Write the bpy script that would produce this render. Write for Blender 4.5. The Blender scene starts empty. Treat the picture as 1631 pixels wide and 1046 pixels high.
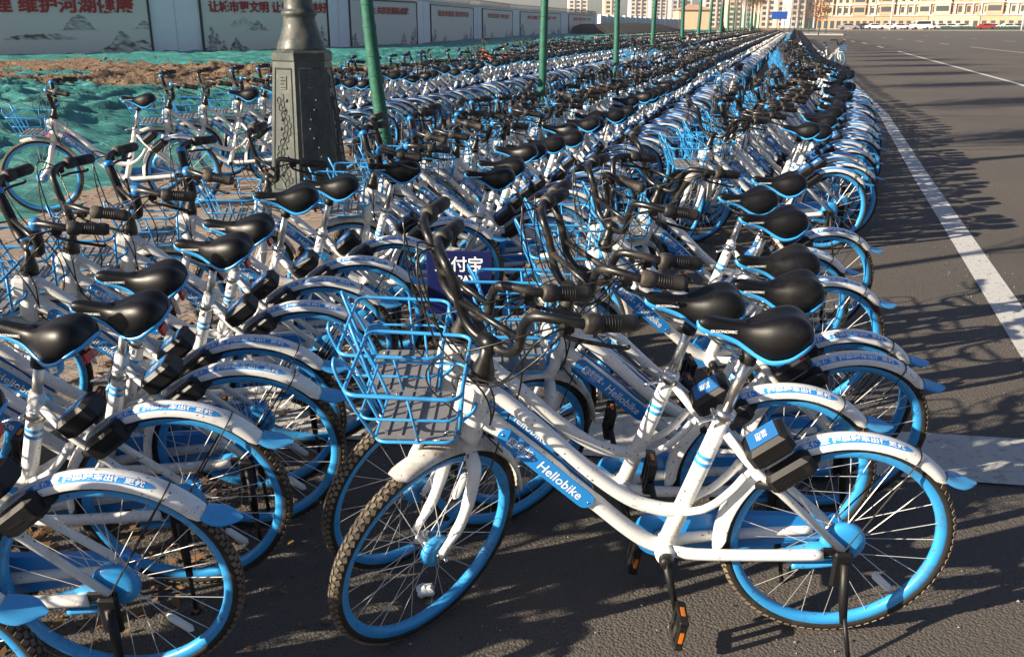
import bpy, math, random
from mathutils import Vector, Matrix, noise
import numpy as np

rnd = random.Random(7)
R = math.radians
SC = bpy.context.scene
COL = SC.collection
PI = math.pi

# ------------------------------------------------------------------ camera, sky, sun, exposure
CAM_H = 1.62
PITCH = 18.42
cam_d = bpy.data.cameras.new('camera')
cam_d.lens = 36.0 * 1450.0 / 1631.0
cam_d.sensor_width = 36.0
cam_d.clip_start = 0.05
cam_d.clip_end = 4000
cam = bpy.data.objects.new('camera', cam_d)
cam.location = (0, 0, CAM_H)
cam.rotation_euler = (R(90 - PITCH), 0, 0)
COL.objects.link(cam)
SC.camera = cam

SUN_AZ, SUN_EL = 245.0, 22.0           # clockwise from +Y
world = bpy.data.worlds.new('World')
SC.world = world
world.use_nodes = True
wn = world.node_tree.nodes
sky = wn.new('ShaderNodeTexSky')
sky.sky_type = 'NISHITA'
sky.sun_disc = False
sky.sun_elevation = R(SUN_EL)
sky.sun_rotation = R(SUN_AZ)
sky.altitude = 30
sky.air_density = 1.0
sky.dust_density = 1.2
sky.ozone_density = 2.0
tint = wn.new('ShaderNodeMix'); tint.data_type = 'RGBA'; tint.blend_type = 'MULTIPLY'; tint.inputs[0].default_value = 1.0
tint.inputs[7].default_value = (0.96, 0.95, 1.08, 1)
world.node_tree.links.new(sky.outputs[0], tint.inputs[6])
world.node_tree.links.new(tint.outputs[2], wn['Background'].inputs[0])
wn['Background'].inputs[1].default_value = 0.043

sun_d = bpy.data.lights.new('sun', 'SUN')
sun_d.energy = 5.0
sun_d.angle = R(0.5)
sun_d.color = (1.0, 0.86, 0.67)
sun = bpy.data.objects.new('sun', sun_d)
sdir = Vector((math.sin(R(SUN_AZ)) * math.cos(R(SUN_EL)), math.cos(R(SUN_AZ)) * math.cos(R(SUN_EL)), math.sin(R(SUN_EL))))
sun.rotation_euler = sdir.to_track_quat('Z', 'Y').to_euler()
COL.objects.link(sun)
SC.view_settings.view_transform = 'Standard'
SC.view_settings.look = 'None'
SC.view_settings.exposure = 1.28
SC.view_settings.gamma = 1.0
SC.view_settings.use_curve_mapping = False
SC.cycles.max_bounces = 5
SC.cycles.diffuse_bounces = 2
SC.cycles.glossy_bounces = 2
SC.cycles.volume_bounces = 0

# ------------------------------------------------------------------ road coordinates: s along the road, t to its right
RA = R(16.5)
RV = Vector((math.sin(RA), math.cos(RA), 0)); NV = Vector((math.cos(RA), -math.sin(RA), 0))
def W(s, t, z=0.0):
    return (RV.x * s + NV.x * t, RV.y * s + NV.y * t, z)
def ST(x, y):
    return (RV.x * x + RV.y * y, NV.x * x + NV.y * y)

# ------------------------------------------------------------------ materials
MATS = {}
def mat(name, col, rough=0.5, metal=0.0, spec=0.5, var=0.0, var_scale=8.0, col2=None, bump=0.0, bump_scale=40.0,
        bump_dist=0.01, coat=0.0, stain=None, stain_scale=6.0, stain_lo=0.55, stain_hi=0.7, rough_var=0.0, emis=None, world_space=False):
    m = bpy.data.materials.new(name)
    m.use_nodes = True
    nt = m.node_tree; N = nt.nodes; L = nt.links
    b = N['Principled BSDF']
    b.inputs['Base Color'].default_value = (*col, 1)
    b.inputs['Roughness'].default_value = rough
    b.inputs['Metallic'].default_value = metal
    b.inputs['Specular IOR Level'].default_value = spec
    b.inputs['Coat Weight'].default_value = coat
    b.inputs['Coat Roughness'].default_value = 0.12
    tc = N.new('ShaderNodeTexCoord')
    src = tc.outputs['Object']
    if world_space:
        g = N.new('ShaderNodeNewGeometry'); src = g.outputs['Position']
    oi = N.new('ShaderNodeObjectInfo'); sc_ = N.new('ShaderNodeVectorMath'); sc_.operation = 'SCALE'
    cb_ = N.new('ShaderNodeCombineXYZ')
    L.new(oi.outputs['Random'], cb_.inputs[0]); L.new(oi.outputs['Random'], cb_.inputs[2])
    sc_.inputs['Scale'].default_value = 37.0; L.new(cb_.outputs[0], sc_.inputs[0])
    av = N.new('ShaderNodeVectorMath'); av.operation = 'ADD'; L.new(src, av.inputs[0]); L.new(sc_.outputs[0], av.inputs[1])
    if not world_space: src = av.outputs[0]
    cur = None
    def noise_tex(scale, detail=5.0, rg=0.6):
        n = N.new('ShaderNodeTexNoise'); n.inputs['Scale'].default_value = scale
        n.inputs['Detail'].default_value = detail; n.inputs['Roughness'].default_value = rg
        L.new(src, n.inputs['Vector']); return n
    if var or col2:
        n = noise_tex(var_scale)
        mx = N.new('ShaderNodeMix'); mx.data_type = 'RGBA'
        c2 = col2 if col2 else tuple(c * (1 - var) for c in col)
        mr = N.new('ShaderNodeMapRange'); mr.inputs[1].default_value = 0.35; mr.inputs[2].default_value = 0.65
        L.new(n.outputs[0], mr.inputs[0]); L.new(mr.outputs[0], mx.inputs[0])
        mx.inputs[6].default_value = (*col, 1); mx.inputs[7].default_value = (*c2, 1)
        cur = mx.outputs[2]
    if stain:
        n = noise_tex(stain_scale, 8.0, 0.7)
        mr = N.new('ShaderNodeMapRange'); mr.inputs[1].default_value = stain_lo; mr.inputs[2].default_value = stain_hi
        sh_ = N.new('ShaderNodeMath'); sh_.operation = 'MULTIPLY_ADD'; sh_.inputs[1].default_value = 0.13; 
        L.new(oi.outputs['Random'], sh_.inputs[0]); L.new(n.outputs[0], sh_.inputs[2])
        ad_ = N.new('ShaderNodeMath'); ad_.operation = 'SUBTRACT'; ad_.inputs[1].default_value = 0.065
        L.new(sh_.outputs[0], ad_.inputs[0]); L.new(ad_.outputs[0], mr.inputs[0])
        mx = N.new('ShaderNodeMix'); mx.data_type = 'RGBA'
        L.new(mr.outputs[0], mx.inputs[0])
        if cur: L.new(cur, mx.inputs[6])
        else: mx.inputs[6].default_value = (*col, 1)
        mx.inputs[7].default_value = (*stain, 1)
        cur = mx.outputs[2]
        r2 = N.new('ShaderNodeMapRange'); r2.inputs[3].default_value = rough; r2.inputs[4].default_value = min(1, rough + 0.35)
        L.new(mr.outputs[0], r2.inputs[0]); L.new(r2.outputs[0], b.inputs['Roughness'])
    if name in ('white_paint', 'dirty_white', 'rim_blue'):
        n = noise_tex(95, 3.0, 0.5); mr = N.new('ShaderNodeMapRange'); mr.inputs[1].default_value = 0.655; mr.inputs[2].default_value = 0.70
        L.new(n.outputs[0], mr.inputs[0]); mx = N.new('ShaderNodeMix'); mx.data_type = 'RGBA'; L.new(mr.outputs[0], mx.inputs[0])
        L.new(cur, mx.inputs[6]); mx.inputs[7].default_value = (0.13, 0.10, 0.07, 1); cur = mx.outputs[2]
    if cur: L.new(cur, b.inputs['Base Color'])
    if bump:
        n = noise_tex(bump_scale, 6.0, 0.65)
        bp = N.new('ShaderNodeBump'); bp.inputs['Strength'].default_value = bump; bp.inputs['Distance'].default_value = bump_dist
        L.new(n.outputs[0], bp.inputs['Height']); L.new(bp.outputs[0], b.inputs['Normal'])
    if emis:
        b.inputs['Emission Color'].default_value = (*emis, 1); b.inputs['Emission Strength'].default_value = 1
    MATS[name] = m
    return m

mat('white_paint', (0.80, 0.80, 0.78), 0.28, coat=0.3, stain=(0.42, 0.37, 0.29), stain_scale=9, stain_lo=0.56, stain_hi=0.80)
mat('dirty_white', (0.68, 0.66, 0.62), 0.42, stain=(0.36, 0.29, 0.21), stain_scale=11, stain_lo=0.46, stain_hi=0.68, bump=0.1, bump_scale=60)
mat('rim_blue', (0.038, 0.33, 0.73), 0.34, coat=0.2, stain=(0.06, 0.16, 0.28), stain_scale=14, stain_lo=0.58, stain_hi=0.80)
mat('basket_blue', (0.045, 0.35, 0.76), 0.35, coat=0.25, var=0.25, var_scale=20)
mat('plate_blue', (0.02, 0.25, 0.67), 0.33, coat=0.3, var=0.12, var_scale=5)
mat('sticker_blue', (0.03, 0.28, 0.72), 0.4)
mat('flap_blue', (0.06, 0.36, 0.72), 0.45, stain=(0.12, 0.25, 0.38), stain_scale=16, stain_lo=0.5, stain_hi=0.75)
mat('print_white', (0.85, 0.88, 0.9), 0.45)
mat('label_blue', (0.02, 0.13, 0.36), 0.42)
mat('print_black', (0.02, 0.02, 0.02), 0.5)
mat('rubber', (0.016, 0.015, 0.014), 0.75, stain=(0.12, 0.095, 0.065), stain_scale=7, stain_lo=0.52, stain_hi=0.78)
mat('tread_rubber', (0.030, 0.027, 0.023), 0.8, stain=(0.21, 0.165, 0.115), stain_scale=8, stain_lo=0.36, stain_hi=0.62)
mat('black_plastic', (0.008, 0.008, 0.009), 0.48, spec=0.35, stain=(0.04, 0.034, 0.027), stain_scale=10, stain_lo=0.56, stain_hi=0.75)
mat('bar_black', (0.006, 0.006, 0.006), 0.36, coat=0.12, stain=(0.05, 0.04, 0.03), stain_scale=16, stain_lo=0.50, stain_hi=0.72)
mat('grip_rubber', (0.014, 0.013, 0.012), 0.5, stain=(0.085, 0.07, 0.055), stain_scale=12, stain_lo=0.42, stain_hi=0.70)
mat('saddle_black', (0.005, 0.005, 0.006), 0.40, spec=0.30, stain=(0.018, 0.016, 0.014), stain_scale=9, stain_lo=0.52, stain_hi=0.82, bump=0.2, bump_scale=350, bump_dist=0.001)
mat('steel', (0.62, 0.60, 0.56), 0.28, metal=1.0, stain=(0.25, 0.17, 0.1), stain_scale=12, stain_lo=0.62, stain_hi=0.78)
mat('spoke_steel', (0.62, 0.61, 0.59), 0.5, metal=0.35)
mat('chrome', (0.75, 0.75, 0.74), 0.16, metal=1.0)
mat('tray_grey', (0.17, 0.17, 0.18), 0.5, stain=(0.30, 0.27, 0.22), stain_scale=13, stain_lo=0.5, stain_hi=0.75)
mat('orange_reflector', (0.55, 0.15, 0.012), 0.25)
mat('red_reflector', (0.45, 0.015, 0.01), 0.2)
mat('clear_reflector', (0.72, 0.73, 0.72), 0.18)
mat('chain_dark', (0.10, 0.075, 0.05), 0.55, metal=0.6)
mat('orange_paint', (0.80, 0.11, 0.03), 0.35, coat=0.3)
mat('navy_panel', (0.004, 0.008, 0.07), 0.4)
mat('lamp_green', (0.045, 0.058, 0.055), 0.42, metal=0.1, coat=0.1, var=0.25, var_scale=14, bump=0.10, bump_scale=50, bump_dist=0.003,
    stain=(0.11, 0.105, 0.09), stain_scale=9, stain_lo=0.50, stain_hi=0.74)
mat('wrap_green', (0.010, 0.125, 0.080), 0.62, var=0.35, var_scale=14, bump=0.5, bump_scale=30, bump_dist=0.01)
mat('bark', (0.20, 0.15, 0.10), 0.9, var=0.4, var_scale=15, bump=0.6, bump_scale=30)
mat('twig', (0.17, 0.12, 0.075), 0.85, var=0.4, var_scale=3)
mat('dry_leaf', (0.25, 0.13, 0.05), 0.8, var=0.4, var_scale=5)
mat('soil', (0.20, 0.125, 0.07), 0.95, col2=(0.12, 0.08, 0.05), var_scale=1.2, bump=1.0, bump_scale=5, bump_dist=0.12, stain=(0.34, 0.24, 0.14), stain_scale=9, stain_lo=0.5, stain_hi=0.65, world_space=True)
mat('kerb_stone', (0.30, 0.28, 0.25), 0.85, var=0.25, var_scale=12, bump=0.4, bump_scale=80)
mat('paver', (0.30, 0.235, 0.185), 0.9, col2=(0.22, 0.175, 0.14), var_scale=6, bump=0.3, bump_scale=90, bump_dist=0.004, world_space=True)
mat('pavement_sand', (0.20, 0.165, 0.13), 0.95, var=0.4, var_scale=30, bump=0.5, bump_scale=120, bump_dist=0.004, world_space=True)
mat('wall_board', (0.64, 0.60, 0.55), 0.75, var=0.06, var_scale=0.8)
mat('wall_white', (0.76, 0.76, 0.80), 0.7, var=0.07, var_scale=1.5)
mat('wall_cap', (0.52, 0.52, 0.55), 0.8, var=0.1, var_scale=2)
mat('frame_black', (0.012, 0.012, 0.013), 0.5)
mat('red_print', (0.36, 0.004, 0.010), 0.55)
mat('tower_cream', (0.60, 0.50, 0.37), 0.85, var=0.08, var_scale=0.05)
mat('tower_grey', (0.40, 0.39, 0.41), 0.85, var=0.1, var_scale=0.05)
mat('tower_pale', (0.60, 0.57, 0.55), 0.85, var=0.06, var_scale=0.05)
mat('house_yellow', (0.62, 0.50, 0.32), 0.85, var=0.12, var_scale=0.3)
mat('house_orange', (0.55, 0.33, 0.21), 0.85, var=0.2, var_scale=0.5)
mat('window_dark', (0.05, 0.06, 0.075), 0.15)
mat('car_white', (0.78, 0.78, 0.78), 0.25, coat=0.6)
mat('car_silver', (0.42, 0.43, 0.45), 0.3, metal=0.4, coat=0.5)
mat('car_red', (0.5, 0.02, 0.015), 0.25, coat=0.6)
mat('car_dark', (0.04, 0.045, 0.06), 0.25, coat=0.6)
mat('car_glass', (0.015, 0.018, 0.022), 0.08)
mat('pole_white', (0.75, 0.75, 0.74), 0.4)
mat('hedge_green', (0.03, 0.10, 0.07), 0.8, var=0.5, var_scale=2)
mat('bush_brown', (0.42, 0.19, 0.07), 0.85, var=0.4, var_scale=2)
mat('sign_blue', (0.01, 0.08, 0.42), 0.4)
mat('dark_heap', (0.018, 0.018, 0.017), 0.9, bump=0.8, bump_scale=3, bump_dist=0.2)
mat('tar', (0.018, 0.017, 0.017), 0.6)
mat('paper', (0.75, 0.76, 0.78), 0.7, var=0.1, var_scale=30)
mat('litter_pink', (0.72, 0.05, 0.10), 0.4)
mat('litter_yellow', (0.62, 0.38, 0.04), 0.45)

def asphalt():
    m = bpy.data.materials.new('asphalt'); m.use_nodes = True; MATS['asphalt'] = m
    nt = m.node_tree; N = nt.nodes; L = nt.links; b = N['Principled BSDF']
    g = N.new('ShaderNodeNewGeometry')
    def nz(scale, det=6, rg=0.65):
        n = N.new('ShaderNodeTexNoise'); n.inputs['Scale'].default_value = scale; n.inputs['Detail'].default_value = det
        n.inputs['Roughness'].default_value = rg; L.new(g.outputs['Position'], n.inputs['Vector']); return n
    big = nz(0.25, 4); fine = nz(160, 3, 0.8)
    cr = N.new('ShaderNodeValToRGB')
    cr.color_ramp.elements[0].position = 0.30; cr.color_ramp.elements[0].color = (0.056, 0.051, 0.047, 1)
    cr.color_ramp.elements[1].position = 0.72; cr.color_ramp.elements[1].color = (0.160, 0.143, 0.124, 1)
    L.new(fine.outputs[0], cr.inputs[0])
    cr2 = N.new('ShaderNodeValToRGB')
    cr2.color_ramp.elements[0].position = 0.3; cr2.color_ramp.elements[0].color = (0.78, 0.79, 0.82, 1)
    cr2.color_ramp.elements[1].position = 0.7; cr2.color_ramp.elements[1].color = (1.18, 1.15, 1.12, 1)
    L.new(big.outputs[0], cr2.inputs[0])
    mx = N.new('ShaderNodeMix'); mx.data_type = 'RGBA'; mx.blend_type = 'MULTIPLY'; mx.inputs[0].default_value = 1
    L.new(cr.outputs[0], mx.inputs[6]); L.new(cr2.outputs[0], mx.inputs[7]); L.new(mx.outputs[2], b.inputs['Base Color'])
    b.inputs['Roughness'].default_value = 0.82
    b.inputs['Specular IOR Level'].default_value = 0.35
    v = N.new('ShaderNodeTexVoronoi'); v.inputs['Scale'].default_value = 120
    L.new(g.outputs['Position'], v.inputs['Vector'])
    n2 = nz(70, 6, 0.8)
    ad = N.new('ShaderNodeMath'); ad.operation = 'SUBTRACT'
    L.new(n2.outputs[0], ad.inputs[0]); L.new(v.outputs['Distance'], ad.inputs[1])
    bp = N.new('ShaderNodeBump'); bp.inputs['Strength'].default_value = 0.9; bp.inputs['Distance'].default_value = 0.0055
    L.new(ad.outputs[0], bp.inputs['Height']); L.new(bp.outputs[0], b.inputs['Normal'])
asphalt()
def worn_paint(name, col, lo, hi, under=(0.07, 0.066, 0.062)):
    m = bpy.data.materials.new(name); m.use_nodes = True; MATS[name] = m
    nt = m.node_tree; N = nt.nodes; L = nt.links; b = N['Principled BSDF']
    g = N.new('ShaderNodeNewGeometry')
    n = N.new('ShaderNodeTexNoise'); n.inputs['Scale'].default_value = 22; n.inputs['Detail'].default_value = 9; n.inputs['Roughness'].default_value = 0.78
    L.new(g.outputs['Position'], n.inputs['Vector'])
    mr = N.new('ShaderNodeMapRange'); mr.inputs[1].default_value = lo; mr.inputs[2].default_value = hi
    L.new(n.outputs[0], mr.inputs[0])
    mx = N.new('ShaderNodeMix'); mx.data_type = 'RGBA'
    mx.inputs[6].default_value = (*col, 1); mx.inputs[7].default_value = (*under, 1)
    L.new(mr.outputs[0], mx.inputs[0]); L.new(mx.outputs[2], b.inputs['Base Color'])
    b.inputs['Roughness'].default_value = 0.75
    n3 = N.new('ShaderNodeTexNoise'); n3.inputs['Scale'].default_value = 90; L.new(g.outputs['Position'], n3.inputs['Vector'])
    bp = N.new('ShaderNodeBump'); bp.inputs['Strength'].default_value = 0.6; bp.inputs['Distance'].default_value = 0.005
    L.new(n3.outputs[0], bp.inputs['Height']); L.new(bp.outputs[0], b.inputs['Normal'])
worn_paint('line_paint', (0.52, 0.52, 0.50), 0.56, 0.70)
worn_paint('bar_paint', (0.46, 0.46, 0.44), 0.52, 0.72)
def net_mat():
    m = bpy.data.materials.new('dust_netting'); m.use_nodes = True; MATS['dust_netting'] = m
    nt = m.node_tree; N = nt.nodes; L = nt.links; b = N['Principled BSDF']
    g = N.new('ShaderNodeNewGeometry')
    mp = N.new('ShaderNodeMapping'); mp.inputs['Scale'].default_value = (0.35, 1.5, 1.0); mp.inputs['Rotation'].default_value = (0, 0, 0.35)
    L.new(g.outputs['Position'], mp.inputs['Vector'])
    def nz(scale, det, dist=0.0, rg=.6):
        n = N.new('ShaderNodeTexNoise'); n.inputs['Scale'].default_value = scale; n.inputs['Detail'].default_value = det
        n.inputs['Distortion'].default_value = dist; n.inputs['Roughness'].default_value = rg
        L.new(mp.outputs[0], n.inputs['Vector']); return n
    a = nz(1.1, 5, 0.8)
    cr = N.new('ShaderNodeValToRGB')
    cr.color_ramp.elements[0].position = 0.32; cr.color_ramp.elements[0].color = (0.008, 0.11, 0.10, 1)
    cr.color_ramp.elements[1].position = 0.58; cr.color_ramp.elements[1].color = (0.05, 0.30, 0.27, 1)
    e = cr.color_ramp.elements.new(0.74); e.color = (0.24, 0.46, 0.36, 1)
    L.new(a.outputs[0], cr.inputs[0]); L.new(cr.outputs[0], b.inputs['Base Color'])
    b.inputs['Roughness'].default_value = 0.6
    w = nz(4.0, 7, 1.2, .62)
    bp = N.new('ShaderNodeBump'); bp.inputs['Strength'].default_value = 0.9; bp.inputs['Distance'].default_value = 0.14
    L.new(w.outputs[0], bp.inputs['Height']); L.new(bp.outputs[0], b.inputs['Normal'])
net_mat()
def ink_mat():
    m = bpy.data.materials.new('ink_print'); m.use_nodes = True; MATS['ink_print'] = m
    nt = m.node_tree; N = nt.nodes; L = nt.links; b = N['Principled BSDF']
    at = N.new('ShaderNodeAttribute'); at.attribute_name = 'ink'
    mx = N.new('ShaderNodeMix'); mx.data_type = 'RGBA'
    mx.inputs[6].default_value = (0.66, 0.615, 0.56, 1); mx.inputs[7].default_value = (0.06, 0.065, 0.075, 1)
    L.new(at.outputs['Fac'], mx.inputs[0]); L.new(mx.outputs[2], b.inputs['Base Color'])
    b.inputs['Roughness'].default_value = 0.7
ink_mat()

# ------------------------------------------------------------------ mesh builder
class MB:
    def __init__(self):
        self.v = []; self.f = []; self.m = []; self.sm = []
    def add(self, vs, fs, mt, smooth=True):
        o = len(self.v)
        self.v.extend([tuple(p) for p in vs])
        for f in fs:
            self.f.append(tuple(i + o for i in f)); self.m.append(mt); self.sm.append(smooth)
        return self
    def merge(self, other, M=None):
        o = len(self.v)
        if M is None: self.v.extend(other.v)
        else: self.v.extend([tuple(M @ Vector(p)) for p in other.v])
        self.f.extend([tuple(i + o for i in f) for f in other.f])
        self.m.extend(other.m); self.sm.extend(other.sm)
        return self
    def box(self, c, size, mt, M=None, bevel=0.0):
        hx, hy, hz = size[0] / 2, size[1] / 2, size[2] / 2
        if bevel <= 0:
            vs = [(sx * hx, sy * hy, sz * hz) for sx in (-1, 1) for sy in (-1, 1) for sz in (-1, 1)]
            fs = [(0, 1, 3, 2), (4, 6, 7, 5), (0, 4, 5, 1), (2, 3, 7, 6), (0, 2, 6, 4), (1, 5, 7, 3)]
        else:
            b = min(bevel, hx * .9, hy * .9, hz * .9)
            ring = [(hx - b, hy), (hx, hy - b), (hx, -hy + b), (hx - b, -hy), (-hx + b, -hy), (-hx, -hy + b), (-hx, hy - b), (-hx + b, hy)]
            ring2 = [(x * (hx - b) / hx, y * (hy - b) / hy) for x, y in ring]
            vs = [(x, y, -hz) for x, y in ring2] + [(x, y, -hz + b) for x, y in ring] + [(x, y, hz - b) for x, y in ring] + [(x, y, hz) for x, y in ring2]
            fs = []
            for k in range(3):
                for i in range(8):
                    j = (i + 1) % 8
                    fs.append((k * 8 + i, k * 8 + 8 + i, k * 8 + 8 + j, k * 8 + j))
            fs.append(tuple(range(8))); fs.append(tuple(range(31, 23, -1)))
        if M is None: vs = [(x + c[0], y + c[1], z + c[2]) for x, y, z in vs]
        else: vs = [tuple(Vector(c) + M @ Vector(p)) for p in vs]
        return self.add(vs, fs, mt, False)
    def tube(self, pts, r, mt, n=8, closed=False, caps=True, flat=None):
        pts = [Vector(p) for p in pts]
        k = len(pts)
        rs = r if isinstance(r, (list, tuple)) else [r] * k
        tang = []
        for i in range(k):
            if closed: d = pts[(i + 1) % k] - pts[i - 1]
            else: d = pts[min(i + 1, k - 1)] - pts[max(i - 1, 0)]
            tang.append(d.normalized() if d.length > 1e-9 else Vector((0, 0, 1)))
        ref = Vector((0, 0, 1)) if abs(tang[0].z) < 0.9 else Vector((1, 0, 0))
        u = tang[0].cross(ref).normalized()
        vs = []
        for i in range(k):
            u = (u - tang[i] * u.dot(tang[i]))
            u = u.normalized() if u.length > 1e-6 else tang[i].orthogonal().normalized()
            w = tang[i].cross(u)
            for a in range(n):
                an = 2 * PI * a / n
                vs.append(pts[i] + (u * math.cos(an) + w * math.sin(an)) * rs[i])
        fs = []
        seg = k if closed else k - 1
        for i in range(seg):
            for a in range(n):
                b = (a + 1) % n; j = (i + 1) % k
                fs.append((i * n + a, i * n + b, j * n + b, j * n + a))
        if caps and not closed:
            fs.append(tuple(range(n - 1, -1, -1))); fs.append(tuple((k - 1) * n + a for a in range(n)))
        return self.add(vs, fs, mt, n > 4)
    def lathe_y(self, prof, c, mt, n=48, closed=True, a0=0.0, a1=2 * PI):
        # profile of (radius, y) swept round the y axis through c
        k = len(prof); full = abs(a1 - a0 - 2 * PI) < 1e-6
        steps = n if full else n + 1
        vs = []
        for i in range(steps):
            a = a0 + (a1 - a0) * i / n
            for r, y in prof:
                vs.append((c[0] + r * math.cos(a), c[1] + y, c[2] + r * math.sin(a)))
        fs = []
        for i in range(n):
            j = (i + 1) % steps
            for q in range(k if closed else k - 1):
                p = (q + 1) % k
                fs.append((i * k + q, j * k + q, j * k + p, i * k + p))
        return self.add(vs, fs, mt, True)
    def lathe_z(self, prof, c, mt, n=24, smooth=True, phase=0.0):
        k = len(prof); vs = []
        for i in range(n):
            a = phase + 2 * PI * i / n
            for r, z in prof: vs.append((c[0] + r * math.cos(a), c[1] + r * math.sin(a), c[2] + z))
        fs = []
        for i in range(n):
            j = (i + 1) % n
            for q in range(k - 1): fs.append((i * k + q, j * k + q, j * k + q + 1, i * k + q + 1))
        fs.append(tuple(i * k for i in range(n - 1, -1, -1))); fs.append(tuple(i * k + k - 1 for i in range(n)))
        return self.add(vs, fs, mt, smooth)
    def ell(self, c, rad, mt, n=12, m=8):
        vs = []
        for i in range(m + 1):
            ph = PI * i / m
            for j in range(n):
                th = 2 * PI * j / n
                vs.append((c[0] + rad[0] * math.sin(ph) * math.cos(th), c[1] + rad[1] * math.sin(ph) * math.sin(th), c[2] + rad[2] * math.cos(ph)))
        fs = [(i * n + j, (i + 1) * n + j, (i + 1) * n + (j + 1) % n, i * n + (j + 1) % n) for i in range(m) for j in range(n)]
        return self.add(vs, fs, mt, True)
    def mesh(self, name):
        me = bpy.data.meshes.new(name)
        nv = len(self.v)
        me.vertices.add(nv)
        me.vertices.foreach_set('co', np.array(self.v, dtype=np.float32).ravel())
        sizes = np.array([len(f) for f in self.f], dtype=np.int32)
        loops = np.array([i for f in self.f for i in f], dtype=np.int32)
        me.loops.add(len(loops)); me.loops.foreach_set('vertex_index', loops)
        me.polygons.add(len(sizes))
        me.polygons.foreach_set('loop_start', np.concatenate(([0], np.cumsum(sizes)[:-1])).astype(np.int32))
        names = sorted(set(self.m))
        idx = {n: i for i, n in enumerate(names)}
        for n in names: me.materials.append(MATS[n])
        me.polygons.foreach_set('material_index', np.array([idx[m] for m in self.m], dtype=np.int32))
        me.update(calc_edges=True)
        me.polygons.foreach_set('use_smooth', np.array(self.sm, dtype=bool))
        me.validate(clean_customdata=False)
        return me

def crv(pts, n=6):
    """Catmull-Rom through the points."""
    P = [Vector(p) for p in pts]; out = []
    for i in range(len(P) - 1):
        p0 = P[max(i - 1, 0)]; p1 = P[i]; p2 = P[i + 1]; p3 = P[min(i + 2, len(P) - 1)]
        for k in range(n):
            t = k / n
            out.append(0.5 * ((2 * p1) + (-p0 + p2) * t + (2 * p0 - 5 * p1 + 4 * p2 - p3) * t * t + (-p0 + 3 * p1 - 3 * p2 + p3) * t ** 3))
    out.append(P[-1]); return out

def link(name, me, parent=None, **props):
    o = bpy.data.objects.new(name, me); COL.objects.link(o)
    if parent is not None: o.parent = parent
    for k, v in props.items():
        if v is not None: o[k] = v
    return o
def empty(name, loc=(0, 0, 0), rz=0.0, **props):
    o = bpy.data.objects.new(name, None); COL.objects.link(o)
    o.location = loc; o.rotation_euler = (0, 0, rz); o.empty_display_size = 0.2
    for k, v in props.items():
        if v is not None: o[k] = v
    return o

def text_verts(txt, size=1.0, offset=0.0, res=2, bold=False):
    cu = bpy.data.curves.new('lettering', 'FONT'); cu.body = txt; cu.size = size
    cu.align_x = 'CENTER'; cu.align_y = 'CENTER'; cu.offset = offset; cu.resolution_u = res
    o = bpy.data.objects.new('lettering_source', cu); COL.objects.link(o)
    dg = bpy.context.evaluated_depsgraph_get()
    me = bpy.data.meshes.new_from_object(o.evaluated_get(dg))
    vs = [(v.co.x, v.co.y) for v in me.vertices]; fs = [tuple(p.vertices) for p in me.polygons]
    bpy.data.objects.remove(o); bpy.data.meshes.remove(me); bpy.data.curves.remove(cu)
    return vs, fs

# ------------------------------------------------------------------ the bicycle (x forward from the rear axle, y left, z up)
WR = 0.31
HEAD_A = Vector((0.985, 0, 0.60)); HEAD_B = Vector((0.945, 0, 0.80))
AX = (HEAD_B - HEAD_A).normalized()
FX = 1.118
def steer_matrix(deg):
    return Matrix.Translation(HEAD_A) @ Matrix.Rotation(R(deg), 4, AX) @ Matrix.Translation(-HEAD_A)

def wheel_parts(cx, hi=True):
    n = 56 if hi else 32
    tyre = MB()
    k = 10 if hi else 6
    prof = [(WR - 0.0165 + 0.0165 * math.cos(2 * PI * i / k), 0.0185 * math.sin(2 * PI * i / k)) for i in range(k)]
    tyre.lathe_y(prof, (cx, 0, WR), 'rubber', n)
    tread = MB()
    if hi:
        for i in range(84):
            for j, (ph, w) in enumerate(((-0.9, .010), (-0.32, .009), (0.32, .009), (0.9, .010))):
                a = 2 * PI * (i + (0.5 if j % 2 else 0)) / 84
                rr = WR - 0.0165 + 0.0173 * math.cos(ph); yy = 0.0192 * math.sin(ph)
                M = Matrix.Rotation(-a, 3, 'Y') @ Matrix.Rotation(ph, 3, 'Z') @ Matrix.Rotation(0.35 if j % 2 else -0.35, 3, 'X')
                tread.box((cx + rr * math.cos(a), yy, WR + rr * math.sin(a)), (0.0022, w, 0.014), 'tread_rubber', M)
    rim = MB()
    rim.lathe_y([(0.289, -0.012), (0.289, 0.012), (0.284, 0.0150), (0.269, 0.0140), (0.263, 0.009), (0.2605, 0), (0.263, -0.009), (0.269, -0.0140), (0.284, -0.0150)], (cx, 0, WR), 'rim_blue', n)
    sp = MB()
    ns = 28 if hi else 20
    for i in range(ns):
        side = 1 if i % 2 else -1
        a = 2 * PI * i / ns; b = a + (0.95 if (i // 2) % 2 else -0.95)
        p0 = (cx + 0.025 * math.cos(b), side * 0.030, WR + 0.025 * math.sin(b))
        p1 = (cx + 0.263 * math.cos(a), side * 0.004, WR + 0.263 * math.sin(a))
        sp.tube([p0, p1], 0.0012 if hi else 0.0016, 'spoke_steel', 3, caps=False)
    return tyre, tread, rim, sp

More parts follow.
